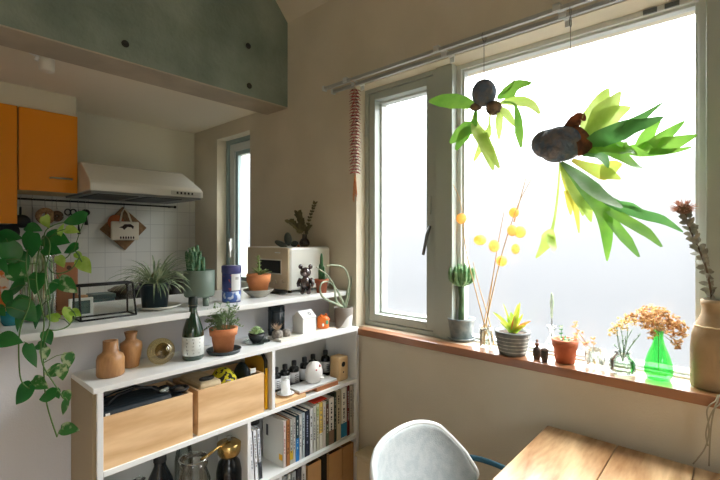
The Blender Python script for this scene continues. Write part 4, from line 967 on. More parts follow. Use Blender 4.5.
# blue tin
p_ = pz(231.5, 301.5, ZB); o = p_
t = thing('blue_tin', 'round navy blue tin with a white label and lighter swirls at the foot', 'tin', o)
nb = M('navy_tin_print', (52, 62, 128), .35)
MB().lathe([(0, 0), (.039, 0), (.040, .003), (.040, .132)], c=o, n=40).build('tin_body', nb, t, org=o)
MB().lathe([(.041, .128), (.0425, .130), (.0425, .156), (.040, .159), (0, .159)], c=o, n=40).build('tin_lid', M('navy_lid', (62, 66, 124), .35), t, org=o)
def arcpatch(b, o, r, a0, a1, z0, z1, n=8):
    vs = []
    for i in range(n+1):
        a = a0+(a1-a0)*i/n
        for rr_, z in ((r, z0), (r, z1)): vs.append(o+Vector((rr_*math.cos(a), rr_*math.sin(a), z)))
    b.add(vs, [(2*i, 2*i+2, 2*i+3, 2*i+1) for i in range(n)], True); return b
fa = math.atan2(-o.y, -o.x)
arcpatch(MB(), o, .0412, fa+.0, fa+1.15, .052, .124).build('white_label', M('label_white', (222, 224, 226)), t, org=o)
b = MB()
for k in range(3): arcpatch(b, o, .0416, fa+.4, fa+.8, .108-.004*k, .110-.004*k, 4)
b.build('label_lettering', M('grey_print', (110, 112, 116)), t, org=o)
MB().lathe([(.0403, .004), (.0405, .004), (.0405, .048), (.0403, .048)], c=o, n=40).build('swirl_band', M('blue_white_swirls', (70, 104, 176), .4, c2=(198, 208, 226), scale=38, lo=.5, hi=.56, detail=1), t, org=o)
MB().lathe([(.0403, .050), (.0406, .050), (.0406, .120), (.0403, .120)], c=o, n=40).build('speckle_band', M('navy_red_speckle', (50, 58, 122), .4, c2=(150, 70, 90), scale=60, lo=.62, hi=.66, detail=1), t, org=o)
# terracotta pot on grey dish
p_ = pz(258.5, 296.5, ZB)
t = thing('clay_dish', 'shallow grey stoneware bowl under the terracotta pot on the bar', 'dish', p_)
MB().lathe([(0, 0), (.036, 0), (.040, .004), (.070, .030), (.073, .036), (.069, .036), (.036, .008), (0, .007)], c=p_, n=40).build('bowl', M('grey_stoneware', (176, 172, 158), .6, c2=(160, 156, 142), scale=30), t, org=p_)
o = p_+Vector((0, 0, .009))
t = thing('succulent_pot', 'terracotta pot with a small sprouting succulent, in the grey bowl', 'potted plant', o)
lin_pot(o, .038, .054, .098, M('bright_terracotta', (220, 144, 90), .8, c2=(210, 132, 80), scale=20), t, 'terracotta_pot', rimh=.038, rim=.008)
b = MB(); sgm = M('succulent_olive', (128, 158, 90), .5, c2=(160, 182, 116), scale=20, trl=.2)
for k in range(16):
    a = k*2.4; el = .35+.08*(k % 5)
    b.leaf(o+Vector((.012, 0, .094+.002*(k % 4))), (math.cos(a)*math.cos(el), math.sin(a)*math.cos(el), math.sin(el)), (0, 0, 1), .038+.008*(k % 3), .016, 'oval', bend=.1)
s0 = o+Vector((.0, 0, .085))
b.tube([s0, s0+Vector((.004, 0, .05)), s0+Vector((-.004, 0, .095))], .003, 6)
for k in range(12):
    a = k*2.1; b.leaf(s0+Vector((-.001, 0, .03+.0058*k)), (math.cos(a), math.sin(a), .8), (0, 0, 1), .020, .011, 'oval')
b.build('succulent', sgm, t, org=o, solid=.0015)
# toaster oven
qa = py(289, 292, 1.680)
X0_, X1_, Y0_, Y1_ = qa.x, W-.012, 1.680, 2.045
t = thing('toaster_oven', 'cream countertop toaster oven with a dark window, on the right end of the bar', 'toaster', ((X0_+X1_)/2, (Y0_+Y1_)/2, ZB)); o = t.location.copy()
MB().box(X0_+.006, X1_, Y0_, Y1_, ZB+.014, ZB+.232).build('casing', M('toaster_white', (226, 228, 220), .35), t, org=o, bev=.012)
fp = MB().box(X0_-.004, X0_+.008, Y0_+.003, Y1_-.003, ZB+.016, ZB+.230).build('front_panel', M('toaster_beige', (208, 196, 168), .4), t, org=o, bev=.005)
wy0 = px(281.5, 262, X0_).y; wy1 = px(261, 262, X0_).y; wz1 = px(270, 260, X0_).z; wz0 = px(270, 272.5, X0_).z
MB().box(X0_-.0065, X0_-.003, wy0, wy1, wz0, wz1).build('oven_window', blackg, fp, org=o, bev=.001)
b = MB(); frame_rect(b, X0_-.0055, X0_-.003, wy0-.006, wy1+.006, wz0-.006, wz1+.006, .006); b.build('window_trim', M('toaster_white', (226, 228, 220)), fp, org=o)
for (u, v) in ((283, 281), (276, 282)):
    qq = px(u, v, X0_-.005); MB().tube([(X0_-.003, qq.y, qq.z), (X0_-.018, qq.y, qq.z)], .011, 16).build('knob', M('toaster_knob', (214, 204, 180), .4), fp, org=o)
for (x_, y_) in ((X0_+.03, Y0_+.03), (X1_-.03, Y0_+.03), (X0_+.03, Y1_-.03), (X1_-.03, Y1_-.03)):
    MB().tube([(x_, y_, ZB), (x_, y_, ZB+.015)], .010, 10).build('foot', black, t, org=o)
MB().tube([(X0_-.010, Y0_+.06, ZB+.205), (X0_-.010, Y0_+.10, ZB+.205)], .003, 8).build('handle_pin', white, fp, org=o)
tag(MB().box(X0_-.050, X0_-.012, Y0_+.01, Y0_+.20, ZB, ZB+.006).build('crumb_tray', black, org=(X0_-.03, Y0_+.1, ZB), bev=.002), 'thin black crumb tray lying before the toaster oven', 'tray')
# things on the toaster
ZT = ZB+.2325
q = pz(305, 248, ZT) if False else py(304.5, 247, 1.80); o = Vector((q.x, 1.80, ZT))
t = thing('bud_vase', 'small brown glass vase of dried eucalyptus on top of the toaster oven', 'vase', o)
bg_ = glass('brown_glass', (84, 52, 34), edge=.6, base_op=.1, body=((90, 50, 30), .25))
MB().lathe([(0, 0), (.020, 0), (.027, .008), (.029, .022), (.022, .038), (.014, .046), (.013, .064), (.017, .068)], c=o, n=28).build('vase_glass', bg_, t, org=o)
b1_, b2_ = MB(), MB(); rr = random.Random(9)
em = M('dried_eucalyptus', (98, 92, 56), .7, c2=(78, 76, 48), scale=30, trl=.15)
for tipu, tipv in ((290, 222), (315, 203), (298, 214), (310, 226)):
    tip = py(tipu, tipv, 1.80+rr.uniform(-.03, .03)); bs_ = o+Vector((0, 0, .05)); mid = (bs_+tip)/2+Vector((0, 0, .01))
    pp = smooth([bs_, mid, tip], 6); b1_.tube(pp, .0015, 5)
    for i in range(3, len(pp)):
        for s in (-1, 1):
            dd = (pp[i]-pp[i-1]).normalized()*.8+Rv*s*rr.uniform(.5, 1)+Vector((0, 0, rr.uniform(-.1, .4))); big = 1.5 if tipu < 300 else .9
            b2_.leaf(pp[i], dd, -Fv+Vector((0, 0, rr.uniform(-.5, .8))), .020*big, .013*big, 'oval', fold=.1)
b1_.build('twigs', em, t, org=o); b2_.build('dried_leaves', em, t, org=o)
q = py(289, 247, 1.80); o = Vector((q.x-.006, 1.80, ZT))
t = thing('leaf_cutting', 'dark paddle shaped succulent leaves lying on the toaster oven', 'succulent', o)
dk = M('dark_paddle_leaf', (50, 56, 44), .55)
b = MB()
for (u, v, ru, rv, tilt) in ((281, 244.5, 7, 2.9, -.45), (288, 239, 3.9, 6.8, .1), (294.5, 245, 4, 3, .2)):
    c_ = py(u, v, 1.80); k_ = c_.dot(Fv)/FPX
    Mt = Matrix(((Rv.x, Fv.x, 0), (Rv.y, Fv.y, 0), (0, 0, 1))) @ Matrix.Rotation(-tilt, 3, 'Y')
    if c_.z-rv*k_ < ZT: c_.z = ZT+rv*k_
    b.ell(c_, (ru*k_, .006, rv*k_), 16, 10, M=Mt)
b.build('paddle_leaves', dk, t, org=o)
tag(MB().lathe([(0, 0), (.006, 0), (.008, .006), (.005, .012), (0, .013)], c=(py(298.5, 247, 1.77).x, 1.77, ZT)).build('acorn', M('orange_brown_nut', (170, 96, 50), .6), org=(py(298.5, 247, 1.77).x, 1.77, ZT)), 'tiny orange brown nut between succulent leaves and brown vase on the toaster', 'nut')
# smoky bear figurine
q = py(305.5, 293, 1.60); o = Vector((q.x, 1.60, ZB))
t = thing('bear_figurine', 'smoky brown see-through bear figurine standing before the toaster oven', 'figurine', o); t.scale = (1.15, 1.15, 1.15)
sm_ = M('smoky_brown_resin', (50, 36, 34), .12, coat=1, c2=(90, 72, 70), scale=25)
def L3(x, y, z): return o+Rv*x+Fv*y+Vector((0, 0, z))
MB().ell(L3(0, 0, .052), (.024, .020, .028)).ell(L3(0, -.001, .096), (.026, .022, .022)).build('body', sm_, t, org=o)
for s in (-1, 1):
    MB().ell(L3(s*.021, 0, .120), (.011, .007, .011)).build('ear', sm_, t, org=o)
    MB().tube([L3(s*.011, 0, .040), L3(s*.013, 0, .012), L3(s*.014, -.006, .0095)], [.012, .010, .0095], 10).build('leg', sm_, t, org=o)
    MB().tube([L3(s*.022, 0, .070), L3(s*.031, -.004, .048), L3(s*.028, -.010, .036)], [.008, .008, .007], 10).build('arm', sm_, t, org=o)
MB().ell(L3(0, -.021, .091), (.010, .007, .007)).build('muzzle', M('smoky_muzzle', (130, 110, 106), .2), t, org=o)
# little cactus in terracotta, right of bear
q = py(321.5, 290, 1.60); o = Vector((q.x, 1.60, ZB))
t = thing('cactus_pot', 'small terracotta pot with a slim upright cactus, right of the bear figurine', 'potted plant', o); t.scale = (1.12, 1.12, 1.12)
lin_pot(o, .022, .030, .062, M('rust_terracotta', (166, 92, 62), .8), t, 'terracotta_pot', rimh=.018, rim=.006)
b = MB()
for (dx, dy, H, r_) in ((0, 0, .135, .0085), (-.008, .004, .085, .007), (.010, -.002, .075, .007)):
    c0 = o+Rv*dx+Fv*dy+Vector((0, 0, .046)); b.tube([c0+Vector((0, 0, H*q)) for q in (0, .3, .6, .85, .96, 1)], [r_*.8, r_, r_*.95, r_*.8, r_*.5, .0005], 10)
b.build('cactus_column', M('dark_cactus_green', (50, 104, 60), .5, bump=.6, bscale=90), t, org=o)
# ================================================================ WINDOW SILL THINGS
ZS_ = SZ+.0005
def glazed(o, r0, r1, h, m, t, n=32): return lin_pot(o, r0, r1, h, m, t, 'glazed_pot', rim=.002, rimh=.008, n=n)
p_ = pz(461, 339.5, ZS_)
t = thing('plant_saucer', 'grey glazed saucer under the pot of the tall crested euphorbia on the sill', 'saucer', p_)
bl_ = M('blue_grey_glaze', (134, 144, 144), .35, c2=(96, 112, 116), scale=25)
MB().lathe([(0, 0), (.048, 0), (.066, .012), (.064, .015), (.046, .005), (0, .005)], c=p_).build('dish', bl_, t, org=p_)
o = p_+Vector((0, 0, .0055))
t = thing('crested_euphorbia', 'tall green stemmed euphorbia with a crown of upright lobes in a blue grey pot', 'potted plant', o)
glazed(o, .048, .063, .094, bl_, t)
eg = M('euphorbia_green', (96, 146, 96), .5, c2=(150, 186, 136), scale=40, bump=.5, bscale=70, trl=.25)
b = MB(); c0 = o+Vector((0, 0, .082))
hh_ = py(461, 284, o.y).z-o.z
b.tube([c0, c0+Vector((.002, 0, .05)), c0+Vector((.004, -.002, .10)), Vector((o.x, o.y, o.z+hh_))], [.013, .0115, .012, .014], 12)
b.build('stem', M('euphorbia_stem', (70, 98, 60), .6, bump=.5), t, org=o)
b = MB(); rr = random.Random(17); top_ = Vector((o.x, o.y, o.z+hh_))
for k in range(25):
    a = k*2.4; r_ = .046*math.sqrt((k+.3)/25); H = .060-.35*r_
    c1 = top_+Vector((r_*math.cos(a), r_*math.sin(a), .012)); c2_ = top_+Vector((r_*1.25*math.cos(a), r_*1.25*math.sin(a), .038)); c3 = top_+Vector((r_*1.22*math.cos(a), r_*1.22*math.sin(a), .035+H*rr.uniform(.8, 1.15)))
    b.tube(smooth([top_+Vector((0, 0, -.01)), c1, c2_, c3], 3), [.007, .007, .0075, .008, .0085, .0095, .009, .0085, .006, .001], 8)
b.build('crown_lobes', eg, t, org=o)
# branches with orange seed pods in a clear cylinder
p_ = pz(486, 346.5, ZS_); o = p_
t = thing('clear_cylinder_vase', 'slim clear glass vase at the foot of the tall bare twigs', 'vase', o)
MB().lathe([(0, 0), (.026, 0), (.028, .003), (.026, .06), (.028, .085), (.0265, .085), (.0245, .06), (.026, .005)], c=o).build('vase_glass', clear, t, org=o)
o2 = o+Vector((0, 0, .004))
t = thing('lantern_twigs', 'tall bare twigs with round orange seed pods in the slim clear vase', 'dried branches', o2)
tw = M('pale_twig', (206, 170, 122), .8)
b = MB()
paths = [[(490, 345), (478, 300), (466, 250), (461, 205), (453, 184)], [(482, 345), (491, 300), (503, 250), (518, 205), (531, 180)], [(484, 345), (489, 305), (497, 250), (504, 212)], [(494, 345), (489, 320), (480, 290), (473, 262)], [(514, 222), (520, 200), (526, 178)], [(481, 345), (485, 318), (494, 270)]]
for i, pts in enumerate(paths):
    pp = smooth([px(u, v, o.x+(.006*(i-2) if v < 320 else .002*(i-2))) for (u, v) in pts], 4)
    for q in pp: q.z = max(q.z, o2.z)
    b.tube(pp, [.0032*(1-.65*j/len(pp)) for j in range(len(pp))], 5)
b.build('twigs', tw, t, org=o2)
pod = M('orange_seed_pod', (254, 226, 168), .6, c2=(250, 206, 132), scale=20, trl=.8)
for i, (u, v, ru, rv) in enumerate(((461.5, 218.5, 5.6, 5.2), (480, 240, 6.6, 5), (494, 246, 5.6, 6), (514, 212.5, 5.2, 5), (512, 230.5, 5, 5.5), (520, 232, 6, 5.8), (515.5, 249, 4.3, 5), (501.5, 261, 5.6, 5.2), (503.5, 262, 4, 4.5))[:8]):
    c_ = px(u, v, o.x+(.012 if i % 2 else -.012)); k_ = c_.dot(Fv)/FPX
    bb = MB().ell(c_, (ru*k_, ru*k_*.9, rv*k_), 14, 10)
    for s in range(5):
        a = s*PI/5; bb.tube([c_+Vector((ru*k_*1.01*math.cos(a)*math.cos(q), ru*k_*.92*math.sin(a)*math.cos(q), rv*k_*1.02*math.sin(q))) for q in [2*PI*z/16 for z in range(17)]], .0005, 4, cap=False)
    pb = bb.build('seed_pod', pod, t, org=o2)
# ribbed pot with bromeliad
p_ = pz(512.5, 353.5, ZS_); o = p_
t = thing('bromeliad_pot', 'ribbed grey metal pot with a yellow green bromeliad on the sill', 'potted plant', o)
r1_ = 17*p_.dot(Fv)/FPX; h_ = .092
pr = [(0, 0), (r1_*.74, 0)]
for k in range(7): pr += [(r1_*(.76+.033*k), h_*(.06+.13*k)), (r1_*(.80+.033*k), h_*(.11+.13*k))]
pr += [(r1_*1.0, h_), (r1_*.93, h_), (r1_*.9, h_*.88), (0, h_*.86)]
MB().lathe(pr, c=o, n=36).build('ribbed_pot', M('dull_zinc', (120, 124, 120), .55, metal=.35, c2=(96, 100, 98), scale=20), t, org=o)
b = MB()
for k in range(5):
    z_ = h_*(.16+.155*k); rr_ = r1_*(.76+.033*(k*1.2+1))+.0022; b.lathe([(rr_-.004, z_-.0035), (rr_, z_), (rr_-.004, z_+.0035)], c=o, n=36)
b.build('pale_ribs', M('worn_zinc', (196, 196, 186), .6, c2=(150, 150, 142), scale=40), t, org=o)
MB().lathe([(0, h_*.90), (r1_*.9, h_*.89)], c=o).build('soil', soil, t, org=o)
by, bo = MB(), MB()
for i, (u0, v0, u1, v1, wd, who) in enumerate(((512, 332, 493, 312, 3.2, 0), (512, 332, 518, 304, 4, 0), (512, 332, 503, 303, 1.6, 0), (513, 332, 520, 302, 3.4, 0), (513, 332, 531, 321, 2.2, 1), (511, 333, 500, 322, 3, 0), (514, 333, 526, 325, 3, 0), (512, 333, 511, 312, 5, 0), (512, 333, 515, 315, 3.5, 1), (513, 333, 523, 314, 2.5, 0), (512, 333, 507, 318, 3.5, 0))):
    a_ = px(u0, v0, o.x+.004*(i % 3)); c_ = px(u1, v1, o.x+.012*((i*7) % 5-2)); k_ = a_.dot(Fv)/FPX; md = (a_+c_)/2+Vector((0, 0, .006))
    (by, bo)[who].ribbon(smooth([a_, md, c_], 3), [k_*wd*.72*q for q in (.7, .95, 1, 1, .8, .5, .06)], -Fv+Vector((.3, 0, .3)), .3)
by.build('green_leaves', M('bromeliad_lime', (140, 186, 50), .4, c2=(196, 206, 80), scale=30, trl=.35), t, org=o); bo.build('orange_leaves', M('bromeliad_orange', (226, 140, 60), .4, c2=(216, 96, 50), scale=30, trl=.35), t, org=o)
# two tiny figurines
for (u, v, hpx, lab) in ((537, 359, 20, 'taller tiny dark figurine with a topknot, next to the bromeliad pot'), (544.5, 361.5, 14, 'shorter tiny dark bottle shaped figurine, right of the taller one')):
    o = pz(u, v, ZS_); k_ = o.dot(Fv)/FPX; H = hpx*k_; r_ = 4.0*k_
    t = thing('tiny_figurine', lab, 'figurine', o, group='two tiny figurines on the sill')
    fm = M('dark_brown_stoneware', (92, 74, 60), .7, c2=(60, 50, 44), scale=60)
    if hpx > 15:
        MB().lathe([(0, 0), (r_*.7, 0), (r_, H*.2), (r_*.95, H*.45), (r_*.5, H*.60)], c=o, n=18).build('body', fm, t, org=o)
        MB().ell(o+Vector((0, 0, H*.72)), r_*.55).lathe([(r_*.2, H*.85), (r_*.35, H*.92), (0, H)], c=o, n=10).build('head', M('rust_brown_stoneware', (130, 84, 60), .7), t, org=o)
    else:
        MB().lathe([(0, 0), (r_*.6, 0), (r_*.85, H*.3), (r_*.9, H*.8), (r_*.6, H*.95), (0, H)], c=o, n=18).build('body', fm, t, org=o)
        MB().lathe([(r_*.905, H*.70), (r_*.93, H*.74), (r_*.905, H*.78)], c=o, n=18).build('rim_line', black, t, org=o)
# clear tumbler vase with a single cactus cutting
o = pz(550, 350.5, ZS_); o = Vector((o.x+.022, o.y, ZS_)); k_ = o.dot(Fv)/FPX
t = thing('clear_carafe', 'tall clear glass carafe near the tiny figurines holding one cactus cutting', 'vase', o)
MB().lathe([(0, 0), (.028, 0), (.030, .004), (.026, .03), (.010, .055), (.009, .075), (.022, .098), (.020, .098), (.0075, .076), (.008, .055)], c=o, n=28).build('carafe_glass', clear, t, org=o)
t = thing('cactus_cutting', 'upright narrow cactus cutting standing in the clear carafe', 'cactus', o+Vector((0, 0, .056)))
z0 = o.z+.056; zt2 = px(546, 292, o.x).z
b = MB(); H = zt2-z0; c0 = Vector((o.x, o.y, z0))
b.tube([c0+Vector((0, 0, H*q)) for q in (.0, .35, .45)], [.0035, .004, .003], 8); b.build('dark_stem', M('dark_stem', (70, 72, 62), .7), t, org=c0)
b = MB().tube([c0+Vector((.001*math.sin(q*9), 0, H*q)) for q in (.42, .5, .6, .7, .78, .84, .9, .96, 1)], [.004, .0055, .005, .0075, .0085, .006, .006, .005, .001], 10)
b.build('cactus_column', M('grey_green_cactus', (126, 140, 96), .6, c2=(100, 116, 78), scale=40), t, org=c0)
# terracotta pot on sill
o = pz(565, 362, ZS_); k_ = o.dot(Fv)/FPX
t = thing('terracotta_pot', 'small terracotta pot with low succulents on the window sill', 'potted plant', o)
lin_pot(o, 8.8*k_, 12*k_, 23*k_, M('sill_terracotta', (186, 104, 66), .8, c2=(170, 90, 56), scale=20), t, 'pot', rimh=7*k_, rim=.003)
b = MB(); rr = random.Random(41)
for k in range(24):
    a = rr.uniform(0, 2*PI); r_ = rr.uniform(0, 10)*k_; b.leaf(o+Vector((r_*math.cos(a)*.8, r_*math.sin(a)*.8, 21.5*k_)), (math.cos(a), math.sin(a), rr.uniform(.2, 1.5)), (0, 0, 1), .016, .008, 'oval')
b.tube([o+Vector((0, 0, .06)), px(561, 335, o.x), px(562, 325, o.x)], .0012, 5)
for v in (338, 334, 330, 327):
    for s in (-1, 1): b.leaf(px(561, v, o.x), Rv*s+Vector((0, 0, .6)), -Fv, .009, .005, 'oval')
b.build('succulents', lv, t, org=o)
# clear glass with dried sprig
o = pz(595, 366, ZS_)
t = thing('clear_tumbler', 'clear low glass tumbler right of the small terracotta pot', 'glass', o)
MB().lathe([(0, 0), (.028, 0), (.032, .004), (.036, .06), (.0345, .06), (.030, .006)], c=o).build('tumbler_glass', clear, t, org=o)
drf = M('dried_flower_tan', (226, 190, 140), .8, c2=(200, 150, 104), scale=50, trl=.5)
def flower_bits(b, c_, r, rr, n=5):
    for k in range(n):
        a = rr.uniform(0, 2*PI); el = rr.uniform(-.6, 1.2); b.leaf(c_, (math.cos(a)*math.cos(el), math.sin(a)*math.cos(el), math.sin(el)), (rr.uniform(-1, 1), rr.uniform(-1, 1), 1), r, r*.75, 'oval', fold=.3)
o3 = o+Vector((0, 0, .005))
t = thing('dried_sprig', 'small dried flower sprig leaning left out of the clear tumbler', 'dried flowers', o3)
b = MB(); b2 = MB(); rr = random.Random(51)
for (u, v) in ((573, 325), (580, 334), (586, 343), (592, 341), (576, 336)):
    tp = px(u, v, o.x); b.tube(smooth([o3, (o3+tp)/2+Vector((0, -.004, .01)), tp], 3), .0010, 4)
    for q in range(6): flower_bits(b2, tp+Vector((rr.uniform(-.008, .008), rr.uniform(-.012, .012), rr.uniform(-.012, .012))), .008, rr)
b.build('stems', tw, t, org=o3); b2.build('flower_heads', drf, t, org=o3)
# clear jar with green stems and yellowish heads
o = pz(622.5, 372, ZS_); k_ = o.dot(Fv)/FPX
t = thing('clear_jar_vase', 'squat clear glass jar with water left of the green bottle', 'vase', o)
r_ = 11.5*k_
MB().lathe([(0, 0), (r_, 0), (r_*1.04, .004), (r_, .046), (r_*.62, .056), (r_*.6, .066), (r_*.68, .072), (r_*.65, .072), (r_*.56, .065), (r_*.96, .044), (r_*.97, .006)], c=o, n=32).build('jar_glass', clear, t, org=o)
MB().lathe([(0, .005), (r_*.94, .005), (r_*.94, .034), (0, .034)], c=o, n=32).build('water', glass('water', (236, 240, 226), edge=.3, base_op=.06), t, org=o)
o3 = o+Vector((0, 0, .036))
t = thing('leafy_sprigs', 'fine green sprigs with small yellowish dried heads in the squat clear jar', 'flowers', o3)
b, b2, b3 = MB(), MB(), MB(); rr = random.Random(61); gsm = M('fine_sprig_green', (110, 140, 100), .6, trl=.3)
for k, (u, v) in enumerate(((617, 332), (620, 326), (628, 328), (636, 340), (640, 335), (614, 345), (626, 336), (632, 330), (622, 340), (617, 327))):
    tp = px(u, v, o.x+rr.uniform(-.02, .02)); pp = smooth([o3, (o3+tp)/2+Vector((0, rr.uniform(-.006, .006), .008)), tp], 4); b.tube(pp, .0010, 4)
    for q in pp[2:]:
        for s in range(2): b.leaf(q, (rr.uniform(-1, 1), rr.uniform(-1, 1), rr.uniform(0, 1)), (0, 0, 1), .012, .003, 'lance')
for (u, v) in ((617, 327), (621, 322), (628, 318), (613, 332), (632, 322), (624, 328)):
    c_ = px(u, v, o.x)
    for q in range(12): flower_bits(b2, c_+Vector((rr.uniform(-.013, .013), rr.uniform(-.013, .013), rr.uniform(-.010, .010))), .008, rr, 4)
b.build('sprigs', gsm, t, org=o3); b2.build('dried_heads', M('yellow_dried_flower', (222, 202, 140), .8, c2=(196, 166, 106), scale=50, trl=.4), t, org=o3)
# green bottle with dried hydrangea
o = pz(658.5, 378.5, ZS_); k_ = o.dot(Fv)/FPX; r_ = 12.3*k_
t = thing('green_glass_bottle', 'bright green pear shaped glass bottle on the window sill', 'bottle', o)
gg = glass('bright_green_glass', (150, 228, 156), edge=.35, base_op=.05, body=((60, 190, 96), .12))
Hh = 48*k_
MB().lathe([(0, 0), (r_*.8, 0), (r_, Hh*.12), (r_*.98, Hh*.28), (r_*.75, Hh*.50), (r_*.42, Hh*.72), (r_*.32, Hh*.85), (r_*.36, Hh*1.0)], c=o, n=36).build('bottle_glass', gg, t, org=o)
o3 = o+Vector((0, 0, Hh*.15))
t = thing('dried_hydrangea', 'bunch of dried tan hydrangea heads in the bright green bottle', 'dried flowers', o3)
b, b2 = MB(), MB(); rr = random.Random(71); neck = o+Vector((0, 0, Hh*.98))
cl = [(640, 316, 7), (650, 312, 8), (658, 320, 10), (648, 322, 8), (664, 316, 8), (672, 322, 8), (680, 328, 7), (668, 328, 8), (655, 326, 8), (678, 338, 6), (676, 345, 5), (632, 318, 5), (652, 336, 5), (684, 333, 4), (660, 311, 6), (644, 314, 5)]
for (u, v, r0) in cl:
    dd = rr.uniform(-.03, .03); tp = px(u, v, o.x+dd); b.tube([o3, neck, (neck+tp)/2, tp], .0011, 4)
    for q in range(int(r0*r0*.62)):
        a, el = rr.uniform(0, 2*PI), rr.uniform(-1.2, 1.4); rd_ = r0*k_*rr.uniform(.6, 1)
        flower_bits(b2, tp+Vector((rd_*math.cos(a)*math.cos(el), rd_*math.sin(a)*math.cos(el), rd_*math.sin(el)*.9)), .0085, rr, 4)
b.build('stems', tw, t, org=o3); b2.build('petals', M('hydrangea_tan', (226, 194, 140), .8, c2=(190, 142, 90), scale=45, trl=.4), t, org=o3)
# big stoneware bottle
q = px(713, 391, 1.705); o = Vector((1.705, q.y, ZS_)); k_ = o.dot(Fv)/FPX; r_ = 18.5*k_
t = thing('stoneware_bottle', 'large tan stoneware bottle with twine round its shoulder at the right end of the sill', 'vase', o)
Hh = 88*k_
MB().lathe([(0, 0), (r_*.96, 0), (r_, Hh*.03), (r_, Hh*.42), (r_*.93, Hh*.60), (r_*.72, Hh*.74), (r_*.52, Hh*.83), (r_*.47, Hh*.9), (r_*.53, Hh*.95), (r_*.53, Hh), (r_*.44, Hh), (r_*.40, Hh*.9), (r_*.5, Hh*.8)], c=o, n=44).build('bottle_body', M('tan_stoneware', (160, 136, 102), .7, c2=(146, 122, 90), scale=10, bump=.15), t, org=o)
tn = M('twine', (214, 196, 156), .9)
b = MB().tube([o+Vector((r_*.80*math.cos(k*PI/14), r_*.80*math.sin(k*PI/14), Hh*.70+.001*math.sin(k*2))) for k in range(29)], .0022, 6, cap=False)
b.tube([o-Fv*r_*.80+Vector((0, 0, Hh*.70)), o-Fv*r_*.9-Rv*.012+Vector((0, 0, Hh*.68)), o-Fv*r_*.98-Rv*.02+Vector((0, 0, Hh*.63))], .0018, 6)
b.tube([o-Fv*r_*.80+Vector((0, 0, Hh*.70)), o-Fv*r_*.92+Rv*.014+Vector((0, 0, Hh*.67))], .0018, 6)
b.build('twine', tn, t, org=o)
o3 = o+Vector((0, 0, Hh*.84))
t = thing('dried_banksia', 'dried banksia stem with grey leaves and a fuzzy round head in the tan bottle', 'dried flower', o3)
sl = M('dried_grey_leaf', (150, 148, 132), .7, c2=(112, 110, 98), scale=30, trl=.1)
pp = smooth([o3, px(712, 300, o.x), px(706, 268, o.x-.01), px(697, 245, o.x-.02), px(688, 225, o.x-.02), px(685, 212, o.x-.02)], 6)
b = MB().tube(pp, .003, 6); rr = random.Random(81); b.build('stem', M('dried_brown_stem', (96, 80, 64), .8), t, org=o3)
b = MB()
for i, q in enumerate(pp[4:-1]):
    for s in range(4):
        a = rr.uniform(0, 2*PI); b.leaf(q, Rv*math.cos(a)+Fv*math.sin(a)*.3+Vector((0, 0, rr.uniform(-.1, .8))), -Fv+Vector((rr.uniform(-.6, .6), rr.uniform(-.6, .6), .3)), rr.uniform(.020, .030), .016, 'oval', fold=.15)
for k in range(14):
    a = rr.uniform(0, 2*PI); b.leaf(pp[1]+Vector((0, 0, rr.uniform(-.01, .03))), Rv*math.cos(a)+Fv*math.sin(a)+Vector((0, 0, .7)), (0, 0, 1), .03, .013, 'oval')
b.build('grey_leaves', sl, t, org=o3)
hc = px(683.5, 209, o.x-.02)
MB().ell(hc, (.022, .022, .017), 16, 10).build('cone_head', M('brown_banksia_cone', (120, 86, 66), .9, bump=1, bscale=200), t, org=o3)
b = MB()
for k in range(150):
    a, el = rr.uniform(0, 2*PI), rr.uniform(-.5, 1.2); d = Vector((math.cos(a)*math.cos(el), math.sin(a)*math.cos(el), math.sin(el)*.8))
    b.tube([hc+d*.016, hc+d*rr.uniform(.028, .040)+Vector((0, 0, .003))], .0008, 3, cap=False)
b.build('fuzzy_bristles', M('pink_tan_bristle', (206, 160, 136), .9, trl=.3), t, org=o3)
# loose twine hanging at the right
o3 = Vector((1.60, px(716, 402, 1.60).y, SZ+.001))
t_ = MB()
for pts in ([(722, 398, 1.64), (714, 402, 1.60), (707, 410, 1.59), (709, 430, 1.585), (705, 448, 1.58), (693, 464, 1.575)], [(722, 402, 1.64), (716, 404, 1.60), (712, 420, 1.59), (710, 440, 1.585), (709, 466, 1.58)], [(724, 400, 1.64), (720, 404, 1.60), (712, 412, 1.588), (706, 432, 1.585), (708, 446, 1.58)]):
    pp = smooth([px(*q) for q in pts], 5)
    for q in pp:
        if q.x > 1.608: q.z = max(q.z, SZ+.0025)
    t_.tube(pp, .0022, 6)
tag(t_.build('loose_twine', M('grey_twine', (150, 142, 120), .9), org=o3), 'loose strands of twine hanging off the right end of the sill', 'twine')
